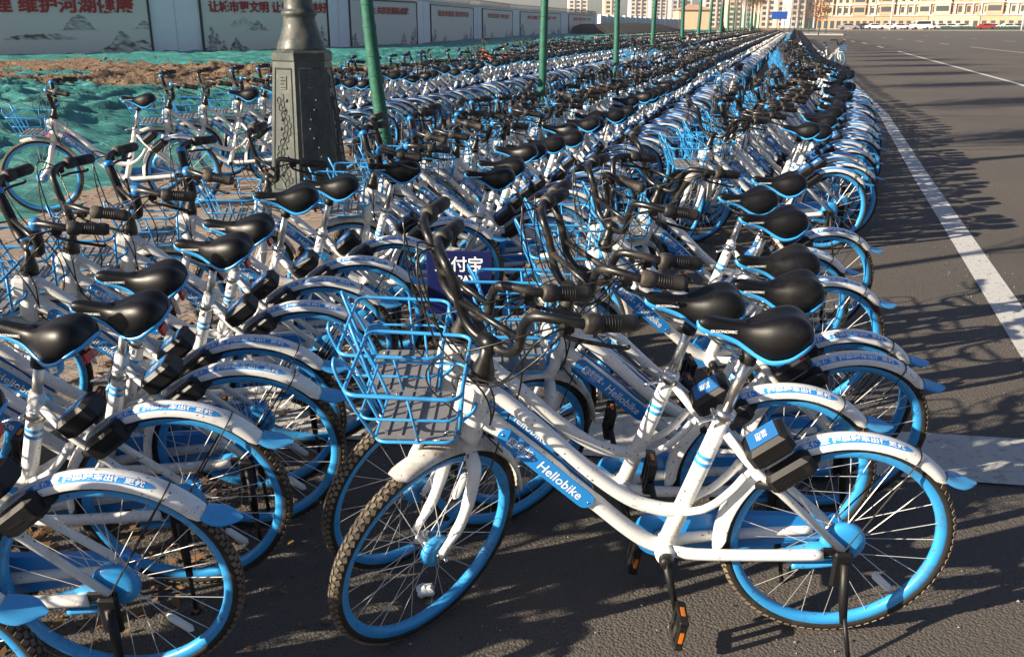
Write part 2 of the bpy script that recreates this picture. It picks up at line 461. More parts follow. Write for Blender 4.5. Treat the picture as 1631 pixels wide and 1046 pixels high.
def fender_pt(cx, a, sec, rad=0.330, w=0.031, h=0.020):
    """point on a mudguard: a = angle round the wheel, sec = angle across the section (0 top, + left)"""
    r = rad - h + h * math.cos(sec) * 1.0
    if abs(sec) > PI / 2: r = rad - h - (abs(sec) - PI / 2) * 0.03
    y = w * math.sin(max(-PI / 2, min(PI / 2, sec)))
    return (cx + r * math.cos(a), y, WR + r * math.sin(a))
def fender(mb, cx, a0, a1, mt, n=26, k=12, smax=1.75, taper=True, **kw):
    vs, fs = [], []
    for i in range(n + 1):
        u = i / n; a = a0 + (a1 - a0) * u
        sm = smax * (min(1, 0.35 + 3.2 * (u * (1 - u)) ** 0.5) if taper else 1)
        for j in range(k + 1):
            sc = -sm + 2 * sm * j / k
            vs.append(fender_pt(cx, a, sc, **kw))
    for i in range(n):
        for j in range(k):
            q = i * (k + 1) + j
            fs.append((q, q + 1, q + k + 2, q + k + 1))
    mb.add(vs, fs, mt)
    off = [(Vector((cx, 0, WR)) - Vector(p)) for p in vs]
    vs2 = [tuple(Vector(p) + Vector((d.x, 0, d.z)).normalized() * 0.0025 * (1 if True else 0) + Vector((0, -0.002 if p[1] > 0 else 0.002, 0)) * (abs(p[1]) / .031)) for p, d in zip(vs, off)]
    mb.add(vs2, [f[::-1] for f in fs], mt)

def build_bike_parts():
    """list of (key, name, parent key, assembly, MB, level) ; assembly 'r' rear/frame, 'f' steered"""
    P = []
    def part(key, name, parent, asm, mb, lod=0):
        P.append((key, name, parent, asm, mb, lod)); return mb
    # wheels
    for which, cx, asm in (('rear', 0.0, 'r'), ('front', FX, 'f')):
        ty, tr, rim, sp = wheel_parts(cx)
        part(which + '_wheel', which + '_wheel', None, asm, ty)
        part(which + '_tread', 'tyre_tread', which + '_wheel', asm, tr, 1)
        part(which + '_rim', 'rim', which + '_wheel', asm, rim)
        part(which + '_spokes', 'spokes', which + '_wheel', asm, sp)
        hub = MB()
        hub.lathe_y([(0.0, -0.05), (0.008, -0.05), (0.008, -0.034), (0.028, -0.032), (0.028, -0.026), (0.016, -0.02), (0.016, 0.02), (0.028, 0.026), (0.028, 0.032), (0.008, 0.034), (0.008, 0.05), (0, 0.05)], (cx, 0, WR), 'steel', 16, False)
        hub.lathe_y([(0.0, 0.062), (0.010, 0.062), (0.012, 0.05), (0.0, 0.05)], (cx, 0, WR), 'chrome', 6, False)
        hub.lathe_y([(0.0, 0.078), (0.005, 0.078), (0.005, 0.062), (0.0, 0.062)], (cx, 0, WR), 'chrome', 8, False)
        hub.lathe_y([(0.0, -0.075), (0.008, -0.07), (0.011, -0.05), (0.0, -0.05)], (cx, 0, WR), 'chrome', 8, False)
        part(which + '_hub', 'hub', which + '_wheel', asm, hub)
        cov = MB(); s = 1 if which == 'rear' else 1
        rr = 0.060 if which == 'rear' else 0.047
        ccx = cx - 0.008 if which == 'rear' else cx
        cov.lathe_y([(0.0, 0.043 * s), (rr * 0.55, 0.044 * s), (rr * 0.85, 0.041 * s), (rr * 0.97, 0.035 * s), (rr, 0.022 * s), (rr * .9, 0.018), (0, .018)], (ccx, 0, WR + (0.012 if which == 'rear' else 0)), 'rim_blue', 24, False)
        if which == 'rear':
            cov.tube(crv([(0.02, 0.036, WR - 0.01), (0.09, 0.034, WR - 0.018), (0.15, 0.036, WR - 0.035)], 4), [0.026] * 4 + [0.020] * 4 + [0.012], 'rim_blue', 8)
            cov.tube(crv([(0.0, 0.036, WR - 0.05), (0.06, 0.036, WR - 0.06), (0.12, 0.038, WR - 0.062)], 4), 0.010, 'rim_blue', 6)
        part(which + '_drum', 'brake_drum', which + '_wheel', asm, cov)
        rf = MB()
        a = 2.1 if which == 'front' else 3.9
        rf.tube([(cx + 0.15 * math.cos(a), 0.012, WR + 0.15 * math.sin(a)), (cx + 0.16 * math.cos(a), 0.014, WR + 0.16 * math.sin(a)), (cx + 0.22 * math.cos(a), 0.014, WR + 0.22 * math.sin(a)), (cx + 0.23 * math.cos(a), 0.012, WR + 0.23 * math.sin(a))], [0.003, 0.011, 0.011, 0.003], 'clear_reflector', 6)
        part(which + '_reflector', 'wheel_reflector', which + '_wheel', asm, rf, 1)
    # frame
    fr = MB()
    BB = Vector((0.46, 0, 0.272)); SC_ = Vector((0.335, 0, 0.682))
    low = crv([(0.955, 0, 0.672), (0.90, 0, 0.636), (0.78, 0, 0.532), (0.664, 0, 0.428), (0.56, 0, 0.333), (0.50, 0, 0.290), (0.455, 0, 0.276)], 5)
    upp = crv([(0.945, 0, 0.765), (0.88, 0, 0.715), (0.784, 0, 0.628), (0.667, 0, 0.512), (0.565, 0, 0.432), (0.49, 0, 0.402), (0.43, 0, 0.395), (0.405, 0, 0.405), (0.345, 0, 0.438), (0.30, 0, 0.485), (0.272, 0.0, 0.528)], 5)
    fr.tube(low, [0.026] * 12 + [0.022] * (len(low) - 12), 'white_paint', 12)
    nu = len(upp)
    fr.tube(upp[:32], 0.0195, 'white_paint', 12)
    for s in (-1, 1):
        seg = [Vector((p.x, s * min(0.034, 0.034 * i / 8), p.z)) for i, p in enumerate(upp[30:])]
        fr.tube(seg, 0.011, 'white_paint', 8)
        fr.tube([(0.328, s * 0.012, 0.640), (0.27, s * 0.036, 0.572), (0.0, s * 0.056, WR + 0.006)], 0.0115, 'white_paint', 8)      # seat stay
        fr.tube(crv([(0.45, s * 0.012, 0.275), (0.38, s * 0.036, 0.278), (0.20, s * 0.050, 0.290), (0.05, s * 0.056, 0.300)], 4), 0.0165, 'white_paint', 8)
        fr.box((0.018, s * 0.056, WR - 0.004), (0.075, 0.010, 0.036), 'black_plastic', bevel=0.004)
    fr.tube([BB, SC_], [0.024, 0.022], 'white_paint', 14)
    fr.tube([HEAD_A - AX * 0.012, HEAD_A + AX * 0.03, HEAD_A + AX * 0.10, HEAD_B - AX * 0.03, HEAD_B - AX * 0.012], [0.026, 0.033, 0.031, 0.031, 0.026], 'white_paint', 16)
    fr.lathe_y([(0.0, -0.045), (0.024, -0.045), (0.027, -0.03), (0.027, 0.03), (0.024, 0.045), (0, 0.045)], tuple(BB), 'white_paint', 16, False)
    for c_, d_, r_ in ((Vector((0.335, 0, 0.682)) - (SC_ - BB).normalized() * 0.05, SC_ - BB, 0.0228), (BB + (SC_ - BB).normalized() * 0.03, SC_ - BB, 0.0255), (BB + (SC_ - BB).normalized() * 0.135, SC_ - BB, 0.0235)):
        d_ = d_.normalized(); fr.tube([c_ - d_ * .003, c_, c_ + d_ * .003], [r_ - .002, r_ + .0012, r_ - .002], 'white_paint', 14, caps=False)
    for p_, q_ in ((low[1], low[3]), (upp[1], upp[3])):
        d_ = (q_ - p_).normalized(); fr.tube([p_, p_ + d_ * .004, p_ + d_ * .008], [.026, .0285, .026], 'white_paint', 12, caps=False)
    # basket bracket block in front of the head tube
    M = Matrix.Rotation(-math.atan2(0.04, 0.2), 3, 'Y')
    fr.box((0.985, 0, 0.735), (0.055, 0.075, 0.085), 'white_paint', M, 0.012)
    part('frame', 'frame', None, 'r', fr)
    # stripes
    st = MB()
    d = (SC_ - BB).normalized()
    for u in (0.285, 0.305):
        st.tube([BB + d * u, BB + d * (u + 0.011)], 0.0238, 'rim_blue', 14, caps=False)
    part('stripes', 'seat_tube_stripe', 'frame', 'r', st, 1)
    # name plates on the lower tube
    pl = MB(); pl2 = MB()
    a0 = Vector((0.903, 0, 0.644)); a1 = Vector((0.662, 0, 0.424))
    D = (a1 - a0).normalized(); U = Vector((-D.z, 0, D.x)); U = U if U.z > 0 else -U
    Ln = (a1 - a0).length; hw = 0.0245
    for mb_, s in ((pl, 1), (pl2, -1)):
        out = []
        for (u0, sgn) in ((hw, -1), (Ln - hw, 1)):
            for k in range(9):
                an = -PI / 2 + PI * k / 8
                if sgn < 0: out.append((u0 - hw * math.cos(an), -hw * math.sin(an)))
                else: out.append((u0 + hw * math.cos(an), hw * math.sin(an)))
        def at(u, v, y): return tuple(a0 + D * u + U * v + Vector((0, y, 0)))
        nn = len(out)
        vs = [at(u, v, s * 0.0275) for u, v in out] + [at(u, v, s * 0.0225) for u, v in out]
        fs = [tuple(range(nn))] + [tuple(range(2 * nn - 1, nn - 1, -1))] + [(i, (i + 1) % nn, nn + (i + 1) % nn, nn + i) for i in range(nn)]
        mb_.add(vs, fs, 'plate_blue', False)
        for u in (0.012, Ln - 0.012):
            mb_.lathe_y([(0, s * 0.0295), (0.0035, s * 0.029), (0.004, s * 0.0275)], at(u, 0, 0), 'chrome', 8, False)
    part('plate', 'name_plate', 'frame', 'r', pl)
    part('plate2', 'name_plate', 'frame', 'r', pl2, 1)
    lts = {1: MB(), -1: MB()}
    def lay(txt, size, uc, vc, off, s=1, width=None):
        vs, fs = text_verts(txt, size, off)
        xs = [v[0] for v in vs]; w = max(xs) - min(xs); mid = (max(xs) + min(xs)) / 2
        k = (width / w) if width else 1.0
        q = [tuple(a0 + D * (uc + (x - mid) * k * s if s > 0 else uc - (x - mid) * k) + U * (vc + y) + Vector((0, s * 0.0281, 0))) for x, y in vs]
        lts[s].add(q, fs, 'print_white', False)
    ucm = Ln * 0.5
    for s in (1, -1):
        lt = lts[s]
        off = 0 if s > 0 else Ln
        f = lambda u: u if s > 0 else Ln - u
        lay('Hellobike', 0.038, f(Ln * 0.655), -0.001, 0.0004, s, 0.148)
        lay('支付宝', 0.024, f(Ln * 0.255), 0.003, 0.0006, s, 0.052)
        lay('ALIPAY', 0.0075, f(Ln * 0.255), -0.0125, 0.0, s)
        lay('×', 0.018, f(Ln * 0.365), -0.001, 0.0002, s)
        # rounded square emblem with the character cut out in blue
        qc = Vector(a0 + D * f(Ln * 0.135) + Vector((0, s * 0.0281, 0)))
        e = 0.0125
        lt.add([qc + D * x * e + U * y * e for x, y in ((-1, -.75), (-.75, -1), (.75, -1), (1, -.75), (1, .75), (.75, 1), (-.75, 1), (-1, .75))], [tuple(range(8))], 'print_white', False)
        vs, fs = text_verts('支', 0.022, 0.0006)
        lt.add([tuple(qc + D * (x * s) + U * y + Vector((0, s * 0.0006, 0))) for x, y in vs], fs, 'plate_blue', False)
    part('lettering', 'plate_lettering', 'frame', 'r', lts[1]); part('lettering2', 'plate_lettering', 'frame', 'r', lts[-1])
    # seat post, clamp, saddle
    sp = MB(); top = Vector((0.288, 0, 0.858))
    dd = (top - SC_).normalized()
    sp.tube([SC_ - dd * 0.01, top], 0.0145, 'steel', 12)
    sp.tube([top - dd * 0.02, top + dd * 0.012], 0.021, 'black_plastic', 10)
    part('post', 'seat_post', None, 'r', sp)
    cl = MB()
    cl.tube([SC_ - d * 0.004, SC_ + d * 0.022], 0.0265, 'steel', 12)
    cl.tube([SC_ + Vector((0.026, -0.018, 0.012)), SC_ + Vector((0.026, 0.03, 0.012))], 0.006, 'chrome', 8)
    cl.tube(crv([SC_ + Vector((0.028, 0.03, 0.012)), SC_ + Vector((0.045, 0.038, 0.016)), SC_ + Vector((0.075, 0.036, 0.004))], 3), 0.0045, 'chrome', 6)
    part('clamp', 'seat_clamp', 'post', 'r', cl, 1)
    stn = [(.436, .004, .942, .934), (.432, .016, .951, .926), (.41, .024, .957, .916), (.37, .027, .951, .906), (.33, .033, .945, .892), (.30, .045, .947, .874), (.27, .063, .958, .858), (.24, .079, .972, .852), (.20, .090, .983, .864), (.17, .089, .981, .884), (.145, .076, .966, .90), (.130, .052, .947, .908), (.124, .015, .93, .915)]
    stn = [(.28 + (a - .28) * .88, b * .86, .90 + (c - .90) * .84 + .006, .90 + (e - .90) * .88 + .006) for a, b, c, e in stn]
    ss = crv([(a, b, c) for a, b, c, _ in stn], 3); sb = crv([(a, b, e) for a, b, _, e in stn], 3)
    sd = MB(); k = 16; vs = []; 
    for p, q in zip(ss, sb):
        for j in range(k + 1):
            an = -PI / 2 + PI * j / k
            y = p.y * math.copysign(abs(math.sin(an)) ** 0.8, math.sin(an))
            dip = 0.010 * max(0, 1 - abs(y) / max(p.y, .01) * 1.6) * (1 if p.x < .3 else 0.3)
            z = q.z + (p.z - q.z) * max(0, math.cos(an)) ** 0.55 - dip * (0.5 if p.x > .3 else 1)
            vs.append((p.x, y, z))
    fs = []
    m = len(ss)
    for i in range(m - 1):
        for j in range(k):
            a = i * (k + 1) + j; fs.append((a, a + 1, a + k + 2, a + k + 1))
        a = i * (k + 1); fs.append((a + k, a, a + k + 1, a + 2 * k + 1))
    fs.append(tuple(range(k + 1))); fs.append(tuple((m - 1) * (k + 1) + j for j in range(k, -1, -1)))
    sd.add(vs, fs, 'saddle_black')
    part('saddle', 'saddle', None, 'r', sd)
    tr = MB(); vs = []; fs = []
    loop = [(p.x, p.y, q.z) for p, q in zip(ss, sb)] + [(p.x, -p.y, q.z) for p, q in list(zip(ss, sb))[::-1]]
    cx_ = 0.28
    for x, y, z in loop:
        n_ = Vector((x - cx_, y * 1.6, 0)).normalized()
        for o, dz in ((0.0005, 0.005), (0.0035, 0.003), (0.0035, -0.006), (-0.006, -0.009)):
            vs.append((x + n_.x * o, y + n_.y * o, z + dz))
    n_ = len(loop)
    for i in range(n_):
        j = (i + 1) % n_
        for q in range(3): fs.append((i * 4 + q, j * 4 + q, j * 4 + q + 1, i * 4 + q + 1))
    tr.add(vs, fs, 'rim_blue')
    part('saddle_trim', 'saddle_trim', 'saddle', 'r', tr)
    ru = MB()
    for s in (-1, 1):
        ru.tube(crv([(0.40, s * 0.008, .912), (0.34, s * 0.018, .872), (0.25, s * 0.022, .856), (0.17, s * 0.035, .885)], 3), 0.0035, 'steel', 5)
    ru.box((0.165, 0, 0.862), (0.012, 0.045, 0.03), 'red_reflector', Matrix.Rotation(0.3, 3, 'Y'), 0.003)
    part('rails', 'saddle_rails', 'saddle', 'r', ru, 1)
    vs, fs = text_verts('ERGONOMIC', 0.0105, 0.0003)
    for s in (1, -1):
        q = []; sw = MB()
        for x, y in vs:
            xx = 0.358 - x * s; 
            q.append((xx, s * (0.0266 + 0.0030 * max(0, (0.362 - xx) / 0.04)), 0.924 + y))
        sw.add(q, fs, 'print_white', False)
        part('saddle_print%d' % s, 'saddle_lettering', 'saddle', 'r', sw, 1)
    # rear mudguard
    rfn = MB(); fender(rfn, 0, R(-6), R(143), 'white_paint', 40, 12, 1.85)
    part('rear_fender', 'rear_mudguard', None, 'r', rfn)
    stk = MB(); n = 20; vs = []; fs = []
    for i in range(n + 1):
        u = i / n; a = R(62) + R(54) * u
        e = min(1.0, (min(u, 1 - u) * n / 1.6) ** 0.5) if 0 < u < 1 else 0.25
        sc0, sc1 = 0.70 - 0.36 * e, 0.70 + 0.36 * e
        for j in range(5):
            vs.append(fender_pt(0, a, sc0 + (sc1 - sc0) * j / 4, rad=0.3308, w=0.0318, h=0.0205))
    for i in range(n):
        for j in range(4):
            q = i * 5 + j; fs.append((q, q + 1, q + 6, q + 5))
    stk.add(vs, fs, 'sticker_blue')
    part('sticker', 'mudguard_sticker', 'rear_fender', 'r', stk)
    fl = MB(); vs, fs = text_verts('支付宝 扫码骑车出行更优', 0.0205, 0.0006)
    xs = [v[0] for v in vs]; w = max(xs) - min(xs); mid = (max(xs) + min(xs)) / 2
    q = []
    for x, y in vs:
        a = R(89) + (x - mid) / w * R(47)
        q.append(fender_pt(0, a, 0.70 - y / 0.0235 * 0.66, rad=0.3313, w=0.0323, h=0.0208))
    fl.add(q, fs, 'print_white', False)
    part('sticker_print', 'sticker_lettering', 'rear_fender', 'r', fl)
    fp = MB(); vs = []; fs = []
    n, k = 10, 8
    for i in range(n + 1):
        u = i / n; a = R(139) + R(11.5) * u
        wv = (0.033 + 0.012 * math.sin(u * PI)) * (1 - max(0, u - .6) ** 2 * 4.5)
        rad = 0.333 + 0.050 * u ** 1.7
        for j in range(k + 1):
            sc = -1.15 + 2.3 * j / k
            h = 0.020 * (1 - .7 * u)
            vs.append((0 + (rad - h + h * math.cos(sc)) * math.cos(a), wv * math.sin(sc), WR + (rad - h + h * math.cos(sc)) * math.sin(a)))
    for i in range(n):
        for j in range(k):
            q = i * (k + 1) + j; fs.append((q, q + 1, q + k + 2, q + k + 1))
    fp.add(vs, fs, 'flap_blue'); fp.add([(x * 0.99, y * .97, z - 0.004) for x, y, z in vs], [f[::-1] for f in fs], 'flap_blue')
    part('flap', 'mudguard_flap', 'rear_fender', 'r', fp)
    sy = MB(); a = R(121)
    arc = [Vector(fender_pt(0, a, sc, rad=0.333, w=0.034)) for sc in np.linspace(-1.7, 1.7, 9)]
    sy.tube(arc, 0.0022, 'black_plastic', 4)
    for e, s in ((arc[-1], 1), (arc[0], -1)): sy.tube([e, (0.0, s * 0.062, WR)], 0.0024, 'black_plastic', 4)
    part('stay', 'mudguard_stay', 'rear_fender', 'r', sy)
    # lock
    lk = MB()
    M = Matrix.Rotation(R(38), 3, 'Y')
    lk.box((0.222, 0.026, 0.622), (0.120, 0.100, 0.062), 'black_plastic', M, 0.012)
    lk.box((0.160, 0.038, 0.550), (0.13, 0.062, 0.062), 'black_plastic', M, 0.012)
    lk.tube([(0.165 + 0.075 * math.cos(t), 0.058 * math.sin(t) * 1.0, 0.54 - 0.045 * math.cos(t)) for t in np.linspace(0, 2 * PI, 15)[:-1]], 0.014, 'black_plastic', 8, closed=True)
    part('lock', 'wheel_lock', None, 'r', lk)
    lb = MB()
    nrm = M @ Vector((0, 0, 1)); ex = M @ Vector((1, 0, 0))
    c = Vector((0.222, 0.026, 0.622)) + nrm * 0.0316
    lb.box(c, (0.080, 0.070, 0.0012), 'label_blue', M)
    vs, fs = text_verts('扫码\n骑车', 0.017, 0.0)
    lb.add([tuple(c + nrm * 0.001 + Vector((0, 1, 0)) * (x * 1) + ex * (y)) for x, y in [(a_, b_) for a_, b_ in vs]], [f for f in fs], 'print_white', False)
    part('lock_label', 'lock_label', 'lock', 'r', lb)
    # chain case, crank, pedals
    cg = MB()
    out = []
    for k in range(13):
        an = PI / 2 + PI * k / 12; out.append((0.0 + 0.036 * math.cos(an), 0.308 + 0.036 * math.sin(an)))
    for k in range(13):
        an = -PI / 2 + PI * k / 12; out.append((0.46 + 0.074 * math.cos(an), 0.274 + 0.074 * math.sin(an)))
    vs = [(x, -0.050, z) for x, z in out] + [(x, -0.072, z) for x, z in out]; n_ = len(out)
    cg.add(vs, [tuple(range(n_)), tuple(range(2 * n_ - 1, n_ - 1, -1))] + [(i, (i + 1) % n_, n_ + (i + 1) % n_, n_ + i) for i in range(n_)], 'plate_blue', False)
    part('case', 'chain_case', None, 'r', cg)
    ca = R(-103)
    for s, an, nm in ((1, ca, 'left'), (-1, ca + PI, 'right')):
        ck = MB(); e = BB + Vector((0.150 * math.cos(an), s * 0.088, 0.150 * math.sin(an)))
        ck.lathe_y([(0, s * 0.078), (0.014, s * 0.078), (0.019, s * 0.070), (0.019, s * 0.05), (0, s * 0.05)], tuple(BB), 'black_plastic', 12, False)
        ck.tube([BB + Vector((0, s * 0.066, 0)), e], [0.013, 0.009], 'black_plastic', 6)
        part('crank' + nm, 'crank', None, 'r', ck)
        pd = MB(); pc = e + Vector((0, s * 0.055, 0))
        Mp = Matrix.Rotation(R(82), 3, 'Y')
        pd.box(pc, (0.088, 0.016, 0.022), 'black_plastic', Mp, 0.004)
        for o in (-0.042, 0.042): pd.box(pc + Mp @ Vector((o, 0, 0)), (0.012, 0.088, 0.026), 'black_plastic', Mp, 0.003)
        for o in (-0.038, 0.038): pd.box(pc + Vector((0, s * o, 0)), (0.088, 0.012, 0.022), 'black_plastic', Mp, 0.003)
        for o in (-0.0495, 0.0495): pd.box(pc + Mp @ Vector((o, 0, 0)), (0.004, 0.030, 0.010), 'orange_reflector', Mp)
        pd.box(pc + Vector((0, s * 0.0455, 0)), (0.034, 0.004, 0.010), 'orange_reflector', Mp)
        part('pedal' + nm, 'pedal', 'crank' + nm, 'r', pd)
    # kickstand
    ks = MB()
    ks.box((0.0, 0.072, WR - 0.045), (0.05, 0.018, 0.11), 'black_plastic', None, 0.006)
    ks.tube([(-0.005, 0.080, WR - 0.02), (-0.01, 0.098, WR - 0.13), (-0.015, 0.112, WR - 0.19)], [0.013, 0.013, 0.010], 'black_plastic', 8)
    ks.tube([(-0.015, 0.112, WR - 0.17), (-0.03, 0.155, 0.024)], 0.0065, 'black_plastic', 8)
    ks.box((-0.03, 0.158, 0.021), (0.03, 0.03, 0.008), 'black_plastic', None, 0.003)
    part('kick', 'kickstand', None, 'r', ks)
    # steered: fork, mudguard, bars
    fk = MB()
    fk.tube([HEAD_A - AX * 0.045, HEAD_A - AX * 0.010], [0.024, 0.030], 'white_paint', 12)
    for s in (-1, 1):
        fk.tube(crv([tuple(HEAD_A - AX * 0.028 + Vector((0, s * 0.015, 0))), (1.006, s * 0.050, 0.545), (1.026, s * 0.057, 0.47), (1.058, s * 0.058, 0.39), (FX, s * 0.056, WR + 0.012)], 4), [0.019] * 5 + [0.0175] * 5 + [0.015] * 4 + [0.011] * 3, 'white_paint', 10)
        fk.box((FX, s * 0.056, WR), (0.030, 0.007, 0.034), 'steel', None, 0.003)
    part('fork', 'fork', None, 'f', fk)
    ff = MB(); fender(ff, FX, R(70), R(178), 'dirty_white', 34, 12, 1.6, rad=0.332, w=0.032, h=0.022)
    part('front_fender', 'front_mudguard', None, 'f', ff)
    hb = MB()
    hb.tube([HEAD_B - AX * 0.014, HEAD_B + AX * 0.012, HEAD_B + AX * 0.045, HEAD_B + AX * 0.095], [0.032, 0.029, 0.018, 0.017], 'bar_black', 14)
    half = [(0, 0.0, 0.0), (0, 0.055, 0.002), (0, 0.095, 0.026), (0.003, 0.112, 0.070), (0.010, 0.128, 0.120), (0.012, 0.155, 0.157), (-0.005, 0.198, 0.168), (-0.032, 0.236, 0.166), (-0.070, 0.266, 0.160), (-0.145, 0.300, 0.150)]
    C0 = HEAD_B + AX * 0.086
    full = [(x, -y, z) for x, y, z in half[::-1]] + half[1:]
    bar = crv([tuple(C0 + Vector(p)) for p in full], 4)
    hb.tube(bar, 0.0126, 'bar_black', 10)
    hb.tube([tuple(C0 + Vector((0.004, s * 0.112, 0.070))) for s in (-1, 1)], 0.009, 'bar_black', 8)
    hb.tube([tuple(C0 + Vector((0, s * 0.025, 0.0))) for s in (-1, 1)], 0.022, 'bar_black', 12)
    part('bar', 'handlebar', None, 'f', hb)
    slv = MB()
    for s in (1, -1):
        pp = crv([tuple(C0 + Vector(p) * 1) for p in [(a, s * b, c) for a, b, c in half[1:6]]], 4)
        slv.tube(pp, 0.0185, 'black_plastic', 8); d_ = (pp[-1] - pp[-3]).normalized()
        slv.tube([pp[-1] - d_ * .012, pp[-1] + d_ * .010], 0.0212, 'plate_blue', 10)
    slv.box(C0 + Vector((-0.012, 0, 0.012)), (0.05, 0.10, 0.012), 'label_blue', None, 0.004)
    part('sleeve', 'bar_sleeve', 'bar', 'f', slv, 2)
    for s in (1, -1):
        g0 = C0 + Vector((-0.050, s * 0.252, 0.163)); g1 = C0 + Vector((-0.164, s * 0.312, 0.147))
        gd = (g1 - g0).normalized()
        gp = MB(); L_ = (g1 - g0).length
        gp.tube([g0, g0 + gd * 0.006, g0 + gd * 0.035, g0 + gd * 0.04, g0 + gd * L_ * .9, g1], [0.018, 0.024, 0.024, 0.0195, 0.0215, 0.017], 'grip_rubber', 12)
        for q in range(6):
            gp.tube([g0 + gd * (0.048 + q * 0.007), g0 + gd * (0.051 + q * 0.007)], 0.0209, 'black_plastic', 12, caps=True)
        part('grip%d' % s, 'grip', 'bar', 'f', gp)
        lv = MB(); b0 = C0 + Vector((-0.026, s * 0.228, 0.166))
        lv.box(b0 + Vector((0.004, 0, -0.014)), (0.034, 0.026, 0.030), 'black_plastic', Matrix.Rotation(s * R(-22), 3, 'Z'), 0.005)
        lv.tube(crv([b0 + Vector((0.012, s * -0.012, -0.022)), b0 + Vector((0.0, s * 0.0, -0.042)), b0 + Vector((-0.045, s * 0.045, -0.054)), b0 + Vector((-0.105, s * 0.088, -0.070)), b0 + Vector((-0.110, s * 0.092, -0.064))], 4), 0.0052, 'black_plastic', 6)
        part('lever%d' % s, 'brake_lever', 'bar', 'f', lv)
    cb = MB()
    for s, dx, dz in ((1, 0.05, 0.0), (-1, 0.055, 0.01), (1, 0.075, -0.05), (-1, 0.03, 0.05)):
        b0 = C0 + Vector((-0.020, s * 0.235, 0.158))
        cb.tube(crv([b0, b0 + Vector((0.075, s * -0.02, -0.02 + dz)), C0 + Vector((dx + .02, s * 0.12, -0.02)), C0 + Vector((dx, s * -0.045, -0.10)), C0 + Vector((0.03, s * -0.05, -0.21)), C0 + Vector((0.0, s * 0.035, -0.34))], 5), 0.0027, 'bar_black', 5)
    cb.tube(crv([C0 + Vector((-0.02, 0.22, 0.155)), C0 + Vector((0.10, 0.12, 0.10)), C0 + Vector((0.16, -0.02, 0.0)), C0 + Vector((0.13, -0.06, -0.12)), C0 + Vector((0.04, 0.02, -0.24)), C0 + Vector((-0.02, 0.05, -0.33))], 6), 0.0024, 'bar_black', 5)
    cb.tube(crv([C0 + Vector((-0.02, -0.22, 0.155)), C0 + Vector((-0.03, -0.10, 0.06)), C0 + Vector((-0.07, 0.03, -0.03)), C0 + Vector((-0.075, 0.045, -0.15)), C0 + Vector((-0.02, 0.05, -0.25)), C0 + Vector((0.04, 0.055, -0.40))], 6), 0.0024, 'bar_black', 5)
    part('cable', 'brake_cable', 'bar', 'f', cb)
    # basket, fixed to the head of the frame
    bk = MB(); r = 0.0046
    zb, zt = 0.672, 0.818
    def ringp(x0, x1, w, z, rc=0.03, zf=0.0):
        pts = []
        for (cx, cy, a0_) in ((x1 - rc, w - rc, 0), (x0 + rc, w - rc, PI / 2), (x0 + rc, -w + rc, PI), (x1 - rc, -w + rc, 3 * PI / 2)):
            for q in range(5):
                a = a0_ + PI / 2 * q / 4
                x = cx + rc * math.cos(a)
                pts.append((x, cy + rc * math.sin(a), z + zf * max(0, (x - x0) / (x1 - x0))))
        return pts
    bk.tube(ringp(1.005, 1.205, 0.125, zb), r, 'basket_blue', 6, closed=True)
    bk.tube(ringp(0.997, 1.232, 0.150, zb + 0.075, zf=.004), 0.0038, 'basket_blue', 6, closed=True)
    bk.tube(ringp(0.985, 1.262, 0.176, zt, 0.035, zf=.012), 0.0054, 'basket_blue', 6, closed=True)
    for s in (-1, 1):
        for u in (0.45,):
            bk.tube([(1.005 + 0.2 * u, s * 0.125, zb), (0.985 + 0.277 * u, s * 0.176, zt + .012 * u)], 0.0036, 'basket_blue', 5)
        # raised front: an open A on each side
        bk.tube(crv([(1.205, s * 0.105, zb), (1.245, s * 0.125, zb + 0.09), (1.285, s * 0.118, zt + 0.035), (1.292, s * 0.105, zt + 0.062), (1.288, s * 0.088, zt + 0.060), (1.262, s * 0.055, zt + 0.012), (1.228, s * 0.035, zb + 0.06), (1.205, s * 0.03, zb)], 3), 0.0047, 'basket_blue', 6)
        bk.tube([(0.985, s * 0.10, zt), (1.0, s * 0.085, zb)], 0.0055, 'basket_blue', 6)
        bk.tube([(1.205, 0, zb), (1.272, 0, zt + .012)], 0.0036, 'basket_blue', 5)
        bk.tube(crv([(1.0, s * 0.06, zb + .02), (0.97, s * 0.035, zb + .035), (.96, s * .03, zb + .06)], 3), 0.0055, 'basket_blue', 6)
    part('basket', 'basket', None, 'r', bk)
    tr_ = MB(); tr_.box((1.105, 0, zb + 0.007), (0.188, 0.236, 0.005), 'tray_grey')
    for x in np.linspace(1.035, 1.175, 5):
        tr_.box((x, 0, zb + 0.011), (0.003, 0.22, 0.004), 'tray_grey')
    for x in (1.03, 1.18):
        for y in (-.095, .095): tr_.lathe_z([(0.005, 0), (0.005, .004), (0.002, .006)], (x, y, zb + .0095), 'chrome', 8)
    part('tray', 'basket_tray', 'basket', 'r', tr_)
    return P
PARTS = build_bike_parts()
MESH = {}
for key, name, par, asm, mb, lod in PARTS:
    MESH[key] = mb.mesh('bicycle_' + key)
PD = {p[0]: p for p in PARTS}

